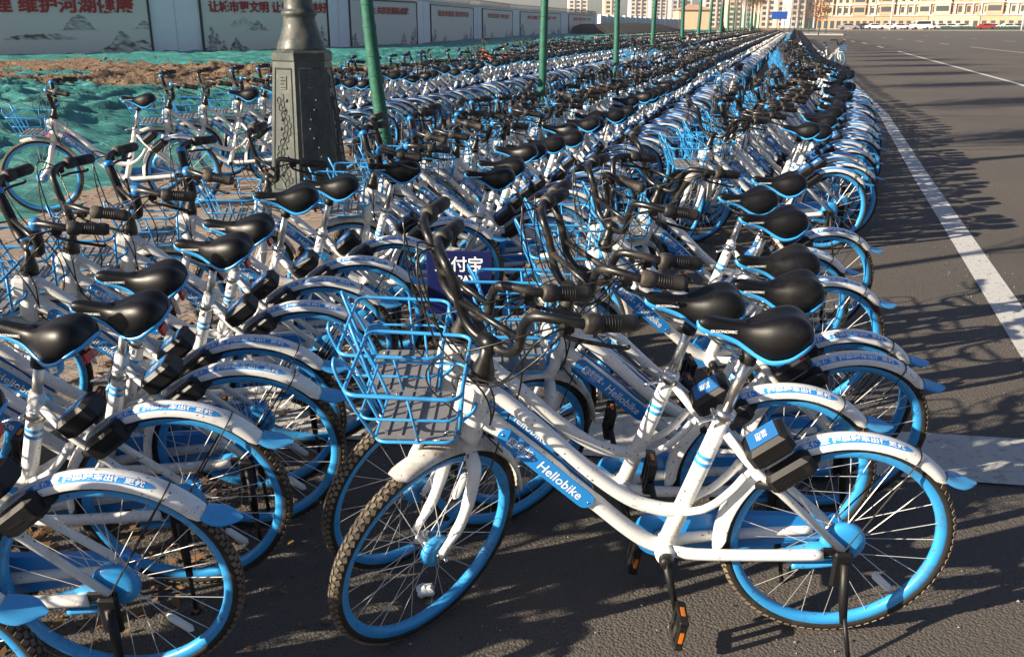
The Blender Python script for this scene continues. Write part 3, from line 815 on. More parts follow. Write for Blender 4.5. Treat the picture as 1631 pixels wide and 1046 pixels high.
# middle distance: parts merged into larger ones
def merged(keys, sub=None):
    m = MB()
    for k in keys: m.merge(PD[k][4])
    return m
tyL, _, rimL, spL = wheel_parts(0.0, False)
tyF, _, rimF, spF = wheel_parts(FX, False)
MID = {
    'frame': ('frame', 'r', merged(['frame', 'stripes'])),
    'name_plate': ('name_plate', 'r', merged(['plate', 'lettering'])),
    'rear_wheel': ('rear_wheel', 'r', MB().merge(tyL).merge(rimL).merge(spL).merge(PD['rear_drum'][4])),
    'rear_mudguard': ('rear_mudguard', 'r', merged(['rear_fender', 'sticker', 'flap', 'stay'])),
    'saddle': ('saddle', 'r', merged(['saddle', 'saddle_trim'])),
    'seat_post': ('seat_post', 'r', merged(['post'])),
    'wheel_lock': ('wheel_lock', 'r', merged(['lock', 'lock_label'])),
    'crank': ('crank', 'r', merged(['case', 'crankleft', 'pedalleft', 'crankright', 'pedalright', 'kick'])),
    'basket': ('basket', 'r', merged(['basket', 'tray'])),
    'front_wheel': ('front_wheel', 'f', MB().merge(tyF).merge(rimF).merge(spF).merge(PD['front_drum'][4])),
    'fork': ('fork', 'f', merged(['fork', 'front_fender'])),
    'handlebar_sleeved': ('handlebar', 'f', merged(['bar', 'sleeve', 'grip1', 'grip-1', 'lever1', 'lever-1', 'cable'])),
    'handlebar': ('handlebar', 'f', merged(['bar', 'grip1', 'grip-1', 'lever1', 'lever-1', 'cable'])),
}
MIDMESH = {k: v[2].mesh('mid_' + k) for k, v in MID.items()}
STEERS = (-30, -8, 14, 34, 58)
def recolour(mb, table):
    o = MB(); o.v = mb.v; o.f = mb.f; o.sm = mb.sm; o.m = [table.get(x, x) for x in mb.m]; return o
FARMB = []
for sdeg in STEERS:
    m = MB()
    for k, (n_, asm, mb) in MID.items():
        if k == 'name_plate': m.merge(PD['plate'][4]); continue
        if k == ('handlebar_sleeved', 'handlebar')[STEERS.index(sdeg) % 2]: continue
        m.merge(mb, steer_matrix(sdeg) if asm == 'f' else None)
    FARMB.append(m)
FARMESH = [m.mesh('far_bicycle') for m in FARMB]
ORANGEMESH = recolour(FARMB[2], {'white_paint': 'orange_paint', 'rim_blue': 'black_plastic', 'plate_blue': 'orange_paint', 'dirty_white': 'orange_paint', 'basket_blue': 'black_plastic', 'sticker_blue': 'orange_paint', 'flap_blue': 'orange_paint'}).mesh('orange_bicycle')

def bike_matrix(x, y, z, az, lean):
    # az: compass bearing of the front, clockwise from +Y; lean: degrees to the left
    rz = PI / 2 - R(az)
    return Matrix.Translation((x, y, z)) @ Matrix.Rotation(rz, 4, 'Z') @ Matrix.Rotation(-R(lean), 4, 'X')

BIKES = []
def put_bike(x, y, z, az, lean, steer, lod, label, group='share bicycles parked in long rows', saddle_drop=0.03, far_i=None, orange=False, sleeved=False):
    M = bike_matrix(x, y, z, az, lean)
    name = 'bicycle'
    if lod == 2:
        me = ORANGEMESH if orange else FARMESH[far_i if far_i is not None else rnd.randrange(len(FARMESH))]
        o = link(name, me, None, label=label, category='bicycle', group=group)
        o.matrix_world = M
        return o
    root = empty(name, label=label, category='bicycle', group=group)
    root.matrix_world = M
    root.empty_display_size = 0.1
    SM = steer_matrix(steer)
    tw_ = Matrix.Translation((0.288, 0, 0)) @ Matrix.Rotation(R(rnd.gauss(0, 4.5)), 4, 'Z') @ Matrix.Rotation(R(rnd.gauss(0, 2)), 4, 'X') @ Matrix.Translation((-0.288, 0, 0))
    if lod == 0:
        objs = {}
        for key, nm, par, asm, mb, lv in PARTS:
            if not mb.v or (lv == 2 and not sleeved): continue
            o = link(nm, MESH[key], objs[par] if par else root)
            if key.endswith('spokes') or key.endswith('tread'): o['kind'] = 'stuff'
            if par is None:
                if asm == 'f': o.matrix_local = SM
                if key in ('post', 'saddle'):
                    o.matrix_local = Matrix.Translation((0.28 * saddle_drop, 0, -0.96 * saddle_drop)) @ (tw_ if key == 'saddle' else Matrix())
            objs[key] = o
    else:
        for k, (nm, asm, mb) in MID.items():
            if k == ('handlebar' if sleeved else 'handlebar_sleeved'): continue
            o = link(nm, MIDMESH[k], root)
            if asm == 'f': o.matrix_local = SM
            if k in ('saddle', 'seat_post'): o.matrix_local = Matrix.Translation((0.28 * saddle_drop, 0, -0.96 * saddle_drop)) @ (tw_ if k == 'saddle' else Matrix())
    return root

ORD = ['zeroth', 'nearest', 'second', 'third', 'fourth', 'fifth', 'sixth', 'seventh', 'eighth', 'ninth', 'tenth']
def ordn(i):
    if i < len(ORD): return ORD[i]
    return '%d%s' % (i, 'th' if 10 <= i % 100 <= 20 else {1: 'st', 2: 'nd', 3: 'rd'}.get(i % 10, 'th'))

PAVE_Z = 0.12
placed = []       # (row, s, t, z, az, lean, steer, drop)
# row one, beside the road line: rear contact points
row1 = [(0.874, 2.184, 272, 6.5, 46, 0.0), (0.80, 2.56, 271, 9.5, 42, 0.03), (1.09, 2.86, 266, 11, 26, 0.05), (1.134, 3.07, 263, 10.5, 30, 0.03), (1.295, 3.745, 264, 9, 22, 0.02), (1.62, 4.744, 262, 11, 36, 0.05), (1.33, 4.25, 261, 8, -22, 0.04)]
for x, y, az, ln, stt, dr in row1:
    placed.append([1, *ST(x, y), 0, az, ln, stt, dr])
s = 7.15
while s < 118:
    t = 0.33 + 0.31 * min(1, max(0, (s - 7) / 3.5)) + 0.30 * math.exp(-((s - 16.5) / 4.0) ** 2) + rnd.uniform(-0.05, 0.06)
    placed.append([1, s, t, 0, rnd.gauss(262, 4.5), rnd.uniform(6, 12), rnd.choice((10, 20, 30, 36, 50, -18, -35)), rnd.uniform(0, 0.10)])
    s += rnd.uniform(0.24, 0.42)
# row two, in the middle
row2 = [(-1.275, 1.626, 268, 8, 30, 0.1), (-0.985, 2.00, 268, 8, 36, 0.13), (-0.96, 2.409, 266, 8, 28, 0.08), (-0.86, 2.74, 264, 9, 34, 0.08), (-0.905, 2.99, 263, 9, 22, 0.06), (-0.80, 3.38, 263, 8, 40, 0.06), (-0.81, 3.745, 262, 9, 25, 0.05), (-0.72, 4.10, 261, 9, 32, 0.0), (-0.60, 4.50, 262, 8, 15, 0.03), (-0.36, 4.98, 262, 9, 34, 0.0)]
for x, y, az, ln, stt, dr in row2:
    placed.append([2, *ST(x, y), 0, az, ln, stt, dr])
s = ST(-0.36, 4.98)[0] + 0.33
while s < 118:
    placed.append([2, s, -1.36 + rnd.uniform(-0.06, 0.06), 0, rnd.gauss(262, 4.5), rnd.uniform(6, 11), rnd.choice((8, 18, 28, 36, 45, -18)), rnd.uniform(0, 0.10)])
    s += rnd.uniform(0.25, 0.41)
# row three, on the pavement behind the trees and the lamp post
TREES_S = [-10.1, -3.8, 2.6, 8.83, 15.4, 21.9, 28.3, 35.1, 41.4, 47.6, 53.9, 60.2, 66.5, 72.8, 79, 85.3, 91.6, 98, 104.2, 110.5]
placed.append([3, *ST(-2.80, 7.80), PAVE_Z, 260, 6, 8, 0.0])
for x, y, az in ((-2.22, 8.80, 256), (-2.02, 9.20, 258), (-1.86, 9.75, 258), (-1.70, 10.15, 259)):
    placed.append([3, *ST(x, y), PAVE_Z, az, 7, 22, 0.0])
s = 9.75
while s < 112:
    placed.append([3, s, -4.62 + rnd.uniform(-0.08, 0.08), PAVE_Z, rnd.gauss(259, 4), rnd.uniform(5, 11), rnd.choice((8, 18, 28, 36, 45, -18)), rnd.uniform(0, 0.10)])
    s += rnd.uniform(0.28, 0.46)
s = 26.0
while s < 70:
    placed.append([4, s, -6.35 + rnd.uniform(-0.1, 0.1), PAVE_Z, rnd.gauss(259, 5), rnd.uniform(5, 11), rnd.choice((8, 18, 28, 36, 45, -18)), rnd.uniform(0, 0.10)])
    s += rnd.uniform(0.36, 0.6)
s = 24.0
while s < 105:
    placed.append([5, s, -2.95 + rnd.uniform(-0.15, 0.15), PAVE_Z, rnd.gauss(262, 6), rnd.uniform(5, 11), rnd.choice((8, 28, 45, -18)), rnd.uniform(0, 0.10)])
    s += rnd.uniform(0.45, 0.8)
def dist(p):
    w = W(p[1], p[2]); return math.hypot(w[0], w[1])
order = sorted(placed, key=dist)
near = order[:300]; rest = order[300:]
cnt = {}
SPECIAL = {
    (1, 1): 'nearest white and blue bicycle, on the open asphalt with its whole frame in view',
    (1, 2): 'second bicycle of the roadside row, its frame showing just above the nearest one',
    (2, 1): 'bicycle cut off by the lower left corner, only its rear wheel and blue flap showing',
    (2, 2): 'nearest bicycle on the left whose whole rear wheel shows, black lock above it',
    (2, 3): 'bicycle at left with big black saddle, rear wheel just behind the nearest left wheel',
    (3, 1): 'bicycle standing apart on the brick pavement with front wheel against the green netting',
    (3, 2): 'first bicycle behind the lone pavement bicycle, left of the lamp post',
    (3, 3): 'second bicycle behind the lone pavement bicycle, left of the lamp post',
}
RN = {1: 'roadside row beside the white line', 2: 'middle row', 3: 'pavement row behind the trees', 4: 'back row against the green netting', 5: 'loose row between trees and middle row'}
for i, p in enumerate(near):
    row, s, t, z, az, ln, stt, dr = p
    cnt[row] = cnt.get(row, 0) + 1
    k = cnt[row]
    x, y, _ = W(s, t)
    lod = 0 if dist(p) < 5.6 or (row == 3 and k <= 1) else (1 if dist(p) < 15.5 else 2)
    if row == 5 or row == 4: lod = 2
    if (row, k) in SPECIAL:
        lab = SPECIAL[(row, k)]; grp = 'share bicycles parked in long rows'
    elif k <= 40 and row <= 4:
        lab = '%s bicycle from the near end of the %s' % (ordn(k), RN[row]); grp = 'share bicycles parked in long rows'
    else:
        lab = 'white and blue bicycle packed far along the ' + RN[row]
        grp = 'bicycles packed far along the ' + RN[row]
    put_bike(x, y, z, az, ln, stt, lod, lab, grp, dr, sleeved=(row != 1 and (i * 7) % 5 != 0) or (row == 1 and k > 6 and k % 3 == 0))

# orange bicycles among the far ones
for i, (s, t) in enumerate(((27.5, -7.2), (28.6, -6.9), (30.2, -6.7), (31.5, -6.6), (36.5, -5.9), (27.9, -8.2))):
    x, y, _ = W(s, t)
    labs = ['orange share bicycle at the left end of the orange cluster', 'orange share bicycle beside the leftmost one of the orange cluster', 'orange bicycle in the middle of the orange cluster left of a tree',
            'orange bicycle behind the third green wrapped trunk', 'lone orange bicycle farther off, between two green wrapped trunks', 'orange bicycle at the back of the cluster by the netting']
    put_bike(x, y, PAVE_Z + 0.02, 240 + i * 9, 6, 20, 2, labs[i], 'orange share bicycles', orange=True)
# bicycles sticking out of the rows
x, y, _ = W(40.4, 0.95)
put_bike(x, y, 0, 150, 7, 10, 2, 'bicycle turned round at the road edge, its blue basket over the asphalt', 'share bicycles parked in long rows', far_i=1)
x, y, _ = W(17.3, -0.95)
put_bike(x, y, 0, 215, 7, 10, 2, 'bicycle turned towards the viewer between the roadside and middle rows, tall blue basket', 'share bicycles parked in long rows', far_i=2)

# the rest: one mass of simple bicycles
def simple_bike():
    m = MB()
    for cx in (0.0, FX):
        m.lathe_y([(0.31, 0), (0.285, 0.02), (0.272, 0), (0.285, -0.02)], (cx, 0, WR), 'rubber', 14)
        m.lathe_y([(0.272, 0.012), (0.245, 0.0), (0.272, -0.012)], (cx, 0, WR), 'rim_blue', 14)
    vs, fs = [], []
    m.tube([(0.95, 0, 0.68), (0.66, 0, 0.41), (0.46, 0, 0.28), (0.05, 0, 0.30)], 0.028, 'white_paint', 4)
    m.tube([(0.945, 0, 0.765), (0.66, 0, 0.50), (0.43, 0, 0.40)], 0.02, 'white_paint', 4)
    m.tube([(0.46, 0, .28), (0.29, 0, .85)], 0.021, 'white_paint', 4)
    m.tube([(0.32, 0, .62), (0.0, 0.03, .31)], 0.018, 'white_paint', 4)
    m.tube([(0.935, 0, .83), (1.0, 0, .55), (FX, 0.03, .31)], 0.03, 'white_paint', 4)
    m.tube([fender_pt(0, R(a), 0) for a in range(0, 150, 24)], 0.026, 'white_paint', 4)
    m.tube([fender_pt(FX, R(a), 0) for a in (50, 90, 130, 170)], 0.026, 'white_paint', 4)
    m.box((0.775, 0.027, 0.52), (0.32, 0.008, 0.045), 'plate_blue', Matrix.Rotation(R(-44), 3, 'Y'))
    m.box((0.27, 0, 0.925), (0.28, 0.12, 0.07), 'saddle_black', None, 0.03)
    m.box((0.2, 0.02, 0.6), (0.12, 0.09, 0.06), 'black_plastic', Matrix.Rotation(R(38), 3, 'Y'))
    m.box((1.11, 0, 0.68), (0.19, 0.24, 0.012), 'tray_grey')
    m.tube([(1.0, .17, .83), (1.26, .17, .84), (1.26, -.17, .84), (1.0, -.17, .83)], 0.006, 'basket_blue', 4, closed=True)
    m.tube([(0.93, 0, .83), (0.925, 0, .92), (0.93, 0.11, 0.95), (0.92, 0.15, 1.08), (0.83, 0.25, 1.10), (0.70, 0.29, 1.085)], 0.017, 'bar_black', 4)
    m.tube([(0.925, 0, .92), (0.93, -0.11, 0.95), (0.92, -0.15, 1.08), (0.83, -0.25, 1.10), (0.70, -0.29, 1.085)], 0.017, 'bar_black', 4)
    return m
sb_ = simple_bike()
VB = np.array(sb_.v); big = MB()
for p in rest:
    row, s, t, z, az, ln, stt, dr = p
    x, y, _ = W(s, t)
    M = np.array(bike_matrix(x, y, z, az, ln))
    vv = VB @ M[:3, :3].T + M[:3, 3]
    o = len(big.v)
    big.v.extend(map(tuple, vv.tolist())); big.f.extend([tuple(i + o for i in f) for f in sb_.f]); big.m.extend(sb_.m); big.sm.extend(sb_.sm)
link('far_bicycles', big.mesh('far_bicycles'), None, kind='stuff', label='countless share bicycles merging into one mass far down the road', category='bicycles')

# dark blue advert board hanging in a basket
ab = MB(); ab.box((0, 0, 0.16), (0.30, 0.012, 0.30), 'navy_panel', None, 0.004)
o = empty('advert_board', (-0.24, 4.02, 0.34), R(-4), label='dark blue board lettered ALIPAY standing among the wheels of the middle row', category='sign')
link('board', ab.mesh('advert_board'), o)
for txt, sz, zz in (('支付宝', 0.075, 0.245), ('ALIPAY', 0.045, 0.18), ('Mobile', 0.024, 0.135)):
    vs, fs = text_verts(txt, sz, 0.001); tx = MB(); tx.add([(x, -0.0075, zz + y) for x, y in vs], fs, 'print_white', False)
    link('lettering', tx.mesh('advert_lettering'), o)

# ------------------------------------------------------------------ ground
def quad(name, pts, mt, **pr):
    m = MB(); m.add(pts, [tuple(range(len(pts)))], mt, False)
    return link(name, m.mesh(name), None, **pr)
g = 1500
quad('road', [W(-60, -2.75), W(-60, g), W(g, g), W(g, -2.75)], 'asphalt', kind='structure')
KT = -2.75
kb = MB()
for k in range(0, 130):
    s0 = -6 + k; c = W(s0 + 0.5, KT + 0.065, PAVE_Z / 2)
    kb.box(c, (0.13, 0.992, PAVE_Z + 0.01), 'kerb_stone', Matrix.Rotation(-RA, 3, 'Z'), 0.012)
link('kerb', kb.mesh('kerb'), None, kind='structure')
# pavement: bed sheet and single pavers where they can be told apart
quad('ground', [W(-60, -g, -0.05), W(-60, KT - 0.0, -0.05), W(g, KT - 0.0, -0.05), W(g, -g, -0.05)], 'soil', kind='structure')
pv = MB(); P0 = PAVE_Z - 0.012
pv.add([W(-8, -6.55, P0), W(-8, KT, P0), W(130, KT, P0), W(130, -6.55, P0)], [(0, 1, 2, 3)], 'pavement_sand', False)
pv.add([W(-8, KT, P0), W(-8, KT, -0.05), W(130, KT, -0.05), W(130, KT, P0)], [(0, 1, 2, 3)], 'pavement_sand', False)
pave = link('pavement', pv.mesh('pavement'), None, kind='structure')
brick_me = MB().box((0, 0, 0), (0.196, 0.096, 0.03), 'paver', None, 0.004).mesh('brick')
bricks = []
row_i = 0; s = 0.9
while s < 16.0:
    off = 0.1 if row_i % 2 else 0.0
    t = -6.45 + off
    while t < KT - 0.1:
        bricks.append((s, t)); t += 0.2
    s += 0.1; row_i += 1
def vis(b):
    x, y, _ = W(*b)
    inx = abs(x / max(y, .1)) < 0.56
    return (0 if (inx and b[1] < -3.6 and y > 3.5) else 50) + math.hypot(x, y)
bricks.sort(key=vis)
for s, t in bricks[:300]:
    o = link('brick', brick_me, pave); o.location = W(s, t, PAVE_Z - 0.015 + rnd.uniform(-.002, .002)); o.rotation_euler = (rnd.gauss(0, .008), rnd.gauss(0, .008), -RA + rnd.gauss(0, .01))
br = MB(); tmp = MB().box((0, 0, 0), (0.196, 0.096, 0.03), 'paver')
for s, t in bricks[300:]:
    br.merge(tmp, Matrix.Translation(W(s, t, PAVE_Z - 0.015 + rnd.uniform(-.002, .002))) @ Matrix.Rotation(-RA + rnd.gauss(0, .01), 4, 'Z'))
link('bricks', br.mesh('bricks'), pave, kind='stuff')

# painted markings
mk = 0.004
def ribbon(name, pts, width, mt, z=mk):
    m = MB(); vs = []
    for s, t in pts: vs += [W(s, t, z), W(s, t + width, z)]
    m.add(vs, [(2 * i, 2 * i + 1, 2 * i + 3, 2 * i + 2) for i in range(len(pts) - 1)], mt, False)
    return link(name, m.mesh(name), None, kind='structure')
ribbon('road_edge_line', [(-4, 1.0), (0, 1.14), (5.3, 1.27), (11.4, 1.42), (19, 1.66), (35, 1.62), (60, 1.5), (150, 1.2)], 0.18, 'line_paint')
x0, y0 = 0.42, 4.02
cb = MB(); a_ = Vector((-2.02, 3.98, 2 * mk)); b_ = Vector((4.6, 3.02, 2 * mk))
wv = Vector((0, -0.43, 0)); a_.x = -1.6
cb.add([a_, b_, b_ + wv, a_ + wv], [(0, 3, 2, 1)], 'bar_paint', False)
link('road_crossing_bar', cb.mesh('crossing_bar'), None, kind='structure')
ribbon('lane_line', [(4, 5.2), (30.5, 6.25), (66, 6.4)], 0.16, 'line_paint')
ribbon('lane_line', [(20, 12.2), (62.5, 13.5), (81, 13.0)], 0.16, 'line_paint')
for i, (s, t) in enumerate(((79, 6.32), (95, 6.2), (105.8, 5.7), (116.8, 5.4), (94, 12.9), (107.8, 12.4), (121, 11.8), (132, 11), (110.5, 21.5), (129.4, 21.1), (148.8, 20.6), (165, 19.9), (75, 21.9), (92, 21.7))):
    ribbon('lane_dash', [(s - 3, t), (s + 3, t)], 0.18, 'line_paint')
def crack(s0, t0, s1, t1, n, w, seed):
    r_ = random.Random(seed); pts = []
    for i in range(n + 1):
        u = i / n; pts.append((s0 + (s1 - s0) * u + r_.gauss(0, .05), t0 + (t1 - t0) * u + r_.gauss(0, .03)))
    m = MB(); vs = []
    for i, (s_, t_) in enumerate(pts):
        q = w * (0.4 + r_.random()) * (1 if 0 < i < n else .1)
        vs += [W(s_ - q, t_, .002), W(s_ + q, t_, .002)]
    m.add(vs, [(2 * i, 2 * i + 1, 2 * i + 3, 2 * i + 2) for i in range(n)], 'tar', False)
    link('road_crack', m.mesh('road_crack'), None, kind='structure')
crack(13.8, 1.9, 16.2, 13.5, 60, .018, 1); crack(19, 2.0, 21, 16, 60, .02, 2); crack(7.6, 1.6, 8.4, 6.0, 40, .008, 3); crack(27, 2, 28.5, 20, 60, .03, 4)

# ------------------------------------------------------------------ netting and soil
def hills(s, t):
    d = -6.35 - t
    k = max(0.0, min(1.0, d / 4.0)); k = k * k * (3 - 2 * k)
    n = noise.noise(Vector((s * 0.16, t * 0.22, 0.3))) * 0.5 + noise.noise(Vector((s * 0.55, t * 0.8, 5.0))) * 0.16 + noise.noise(Vector((s * 1.7, t * 2.6, 9.0))) * 0.06
    wx = s + 0.8 * noise.noise(Vector((s * .3, t * .3, 8))); wt = t + 0.6 * noise.noise(Vector((s * .4, t * .4, 18)))
    r1 = (1 - abs(noise.noise(Vector((wx * 0.9 + wt * 0.5, wt * 2.0, 2.0)))) * 2.2); r2 = (1 - abs(noise.noise(Vector((wx * 2.0 - wt * 0.6, wt * 4.2, 12.0)))) * 2.2)
    fold = 0.085 * max(0, r1) ** 2 + 0.035 * max(0, r2) ** 2
    edge = max(0.0, min(1.0, d / 0.35))
    x, y, _ = W(s, t); far = max(0.0, min(1.0, (y - 14) / 5)) if x < 2 else 0.4
    return 0.10 + 0.05 * edge + k * (0.29 + (0.55 - 0.33 * far) * n) + fold * (0.4 + k)
ss_ = np.concatenate((np.arange(-8, 4, 0.3), np.arange(4, 22, 0.10), np.arange(22, 40, 0.22), np.arange(40, 230, 2.2)))
tt_ = np.concatenate((np.arange(0, 10, 0.085), np.arange(10, 12, 0.17), np.arange(12, 24.5, 0.5)))
verts = []; net_f = []; soil_f = []
nt_ = len(tt_)
for s in ss_:
    e0 = -6.02 + 0.10 * math.sin(s * 1.3) + 0.08 * math.sin(s * 3.1 + 1) - 0.08 * max(0, 9 - s) / 4 * 0
    for d in tt_:
        t = e0 - d
        x, y, _ = W(s, t)
        h = hills(s, t)
        # soil heap beyond the near netting
        depth = y + 0.35 * (x + 9.9)
        heap = max(0, 1 - abs(depth - 25) / 6.5)
        h += 0.05 * heap * (1 + 0.8 * noise.noise(Vector((x * .5, y * .5, 1)))) + 0.16 * heap * abs(noise.noise(Vector((x * 1.6, y * 1.6, 3)))) + 0.05 * heap * noise.noise(Vector((x * 4.2, y * 4.2, 3)))
        verts.append((x, y, max(h, 0.06)))
for i in range(len(ss_) - 1):
    for j in range(nt_ - 1):
        q = i * nt_ + j
        x, y, _ = verts[q]
        depth = y + 0.35 * (x + 9.9) + 1.6 * noise.noise(Vector((x * .5, y * .3, 7)))
        f = (q, q + 1, q + nt_ + 1, q + nt_)
        soil = 19.6 < depth < 28 and noise.noise(Vector((x * .6, y * .5, 77))) < 0.33 and x < 2 + noise.noise(Vector((y * .6, x * .4, 1))) * 3 and ss_[i] < 34
        soil = soil or (tt_[j] > 2 and noise.noise(Vector((x * .45, y * .8, 40))) > 0.62)
        (soil_f if soil else net_f).append(f)
for nm, fs_, mt, pr in (('dust_netting', net_f, 'dust_netting', dict(label='rumpled teal green dust netting spread over the soil beside the pavement', category='netting')),
                        ('soil_heap', soil_f, 'soil', dict(kind='structure'))):
    m = MB(); m.v = verts; m.f = fs_; m.m = [mt] * len(fs_); m.sm = [True] * len(fs_)
    me = m.mesh(nm)
    link(nm, me, None, **pr)
# clods and stones on the soil heap and leaf litter near the kerb
cl = MB()
for i in range(900):
    x = rnd.uniform(-16, 0); y = 19 + 11 * rnd.random() - 0.35 * (x + 9.9)
    s, t = ST(x, y)
    if t > -7.5: continue
    r = rnd.uniform(0.02, 0.07)
    z = hills(s, t) + 0.06 * max(0, 1 - abs(y + 0.35 * (x + 9.9) - 25) / 6.5)
    cl.ell((x, y, z), (r, r * rnd.uniform(.6, 1), r * .6), 'soil', 5, 4)
link('soil_clods', cl.mesh('soil_clods'), None, kind='stuff', label='brown clods scattered on the bare soil', category='soil')
lf = MB()
for i in range(9000):
    s = rnd.uniform(0.2, 14) if i % 2 else rnd.uniform(0.8, 5); t = rnd.choice((rnd.gauss(-2.3, 0.35), rnd.gauss(-2.1, 0.45), rnd.uniform(-6.2, -1.6), rnd.gauss(-6.1, .12)))
    z = PAVE_Z + 0.006 if t < KT + .13 else 0.006
    if KT < t < KT + .13: continue
    a = rnd.uniform(0, 2 * PI); r = rnd.uniform(0.006, 0.028)
    c = Vector(W(s, t, z + rnd.uniform(0, .006)))
    u = Vector((math.cos(a), math.sin(a), rnd.uniform(-.2, .4))) * r; w = Vector((-math.sin(a), math.cos(a), rnd.uniform(0, .5))) * r * .5
    lf.add([c - u, c + w, c + u, c - w], [(0, 1, 2, 3)], 'dry_leaf', False)
link('fallen_leaves', lf.mesh('fallen_leaves'), None, kind='stuff', label='dry leaves and crumbs blown along the kerb', category='leaves')

gr = MB()
for i in range(3500):
    s = rnd.uniform(0.5, 9) if i % 3 else rnd.uniform(1, 4.5); t = rnd.choice((rnd.gauss(1.35, .12), rnd.uniform(-2.6, 3.2), rnd.uniform(-2.6, 0.8)))
    r = rnd.uniform(0.0015, 0.006); c = Vector(W(s, t, .003 + r * .3))
    if t < KT + .2: continue
    a = rnd.random() * 6.3; p = [c + Vector((math.cos(a + q * 2.1), math.sin(a + q * 2.1), 0)) * r * rnd.uniform(.7, 1.3) for q in range(3)] + [c + Vector((0, 0, r))]
    gr.add(p, [(0, 1, 3), (1, 2, 3), (2, 0, 3)], 'kerb_stone' if i % 2 else 'tar', False)
link('grit', gr.mesh('grit'), None, kind='stuff', label='fine grit scattered over the asphalt', category='gravel')

# ------------------------------------------------------------------ trees
def tree_meshes(seed):
    r_ = random.Random(seed)
    H = 2.45
    wrap = MB(); pts = []; rs = []
    n = 34
    lx, ly = r_.uniform(-.05, .05), r_.uniform(-.05, .05)
    def axis(z): return Vector((lx * z / 2 + 0.02 * math.sin(z * 1.7 + seed), ly * z / 2 + 0.02 * math.sin(z * 1.3 + 2 * seed), z))
    for i in range(n + 1):
        z = H * i / n; pts.append(axis(z)); rs.append(0.073 - 0.014 * z / H + 0.0035 * (i % 2) + r_.uniform(-.0015, .0015))
    wrap.tube(pts, rs, 'wrap_green', 14)
    for q in range(9):
        z = 0.2 + q * .26 + r_.uniform(-.06, .06); i_ = min(n, int(z / H * n)); wrap.tube([axis(z + 0.01 * math.sin(a)) + Vector((math.cos(a), math.sin(a), 0)) * (rs[i_] + .002) for a in np.linspace(0, 2 * PI, 13)[:-1]], 0.003, 'wrap_green', 4, closed=True)
    tk = MB(); top = 4.2
    zs = np.linspace(H - .02, top, 12)
    tk.tube([axis(z) for z in zs], [0.052 - 0.030 * (z - H) / (top - H) for z in zs], 'bark', 9)
    cr = MB()
    def branch(p, d, ln, rad, depth):
        q = p; pp = [p]; dd = d.copy()
        for i in range(3):
            dd = (dd + Vector((r_.gauss(0, .12), r_.gauss(0, .12), 0.10))).normalized()
            q = q + dd * ln / 3; pp.append(q)
        cr.tube(pp, [rad, rad * .85, rad * .7, rad * .45], 'twig', 3 if depth else 4, caps=False)
        if depth < 2:
            for k in range(7 if depth else 8):
                u = r_.uniform(.25, 1); b = pp[min(3, int(u * 3) + 0)] .lerp(pp[min(3, int(u * 3) + 1)], u * 3 % 1)
                nd = (dd + Vector((r_.gauss(0, .55), r_.gauss(0, .55), r_.gauss(.25, .35)))).normalized()
                branch(b, nd, ln * r_.uniform(.45, .7), rad * .5, depth + 1)
        else:
            for k in range(2):
                b = pp[r_.randrange(1, 4)]
                a = Vector((r_.gauss(0, 1), r_.gauss(0, 1), r_.gauss(0, 1))).normalized() * 0.035
                c = a.cross(Vector((r_.gauss(0, 1), r_.gauss(0, 1), r_.gauss(0, 1)))).normalized() * 0.014
                cr.add([b, b + a * .5 + c, b + a, b + a * .5 - c], [(0, 1, 2, 3)], 'dry_leaf', False)
    for i in range(32):
        z = 2.85 + 1.4 * (i / 31) ** .9
        a = i * 2.4 + r_.uniform(-.3, .3)
        up_ = 0.75 + 0.9 * (z - 2.7)
        branch(axis(z), Vector((math.cos(a), math.sin(a), up_)).normalized(), r_.uniform(1.0, 1.45), 0.014, 0)
    return wrap.mesh('trunk_wrap'), tk.mesh('trunk'), cr.mesh('crown')
TM = [tree_meshes(s_) for s_ in (3, 11, 29)]
POLE_S = 7.35
ti = 0
TL = {3: 'nearest tree, its slim green wrapped trunk just right of the big lamp post', 4: 'second green wrapped trunk from the lamp post, standing in the bicycle rows',
      5: 'third green wrapped trunk from the lamp post', 6: 'fourth green wrapped trunk from the lamp post', 7: 'fifth green wrapped trunk from the lamp post', 8: 'sixth green wrapped trunk from the lamp post',
      0: 'green wrapped tree standing outside the picture, third before the lamp post', 1: 'green wrapped tree standing outside the picture, second before the lamp post', 2: 'green wrapped tree standing outside the picture, next before the lamp post'}
for i, s in enumerate(TREES_S):
    t = -4.0 + rnd.uniform(-.06, .06)
    if i == 3: s, t = ST(-1.30, 9.75)
    x, y, _ = W(s, t, 0)
    lab = TL.get(i)
    grp = 'young trees with green wrapped trunks'
    if lab is None:
        if i < 13: lab = '%s green wrapped trunk counted from the big lamp post' % ordn(i - 2)
        else: lab = 'far young tree with green wrapped trunk beside the long bicycle rows'; grp = 'far trees with green wrapped trunks'
    o = empty('young_tree', (x, y, PAVE_Z - 0.02), rnd.uniform(0, 6.28), label=lab, category='tree', group=grp)
    k = rnd.uniform(.96, 1.08) if i != 3 else 1.0
    if i == 3:
        o.rotation_euler = (0, R(-4.6), R(0))
    o.scale = (k, k, k)
    w_, t_, c_ = TM[i % 3]
    link('trunk_wrap', w_, o); link('trunk', t_, o); link('crown', c_, o)

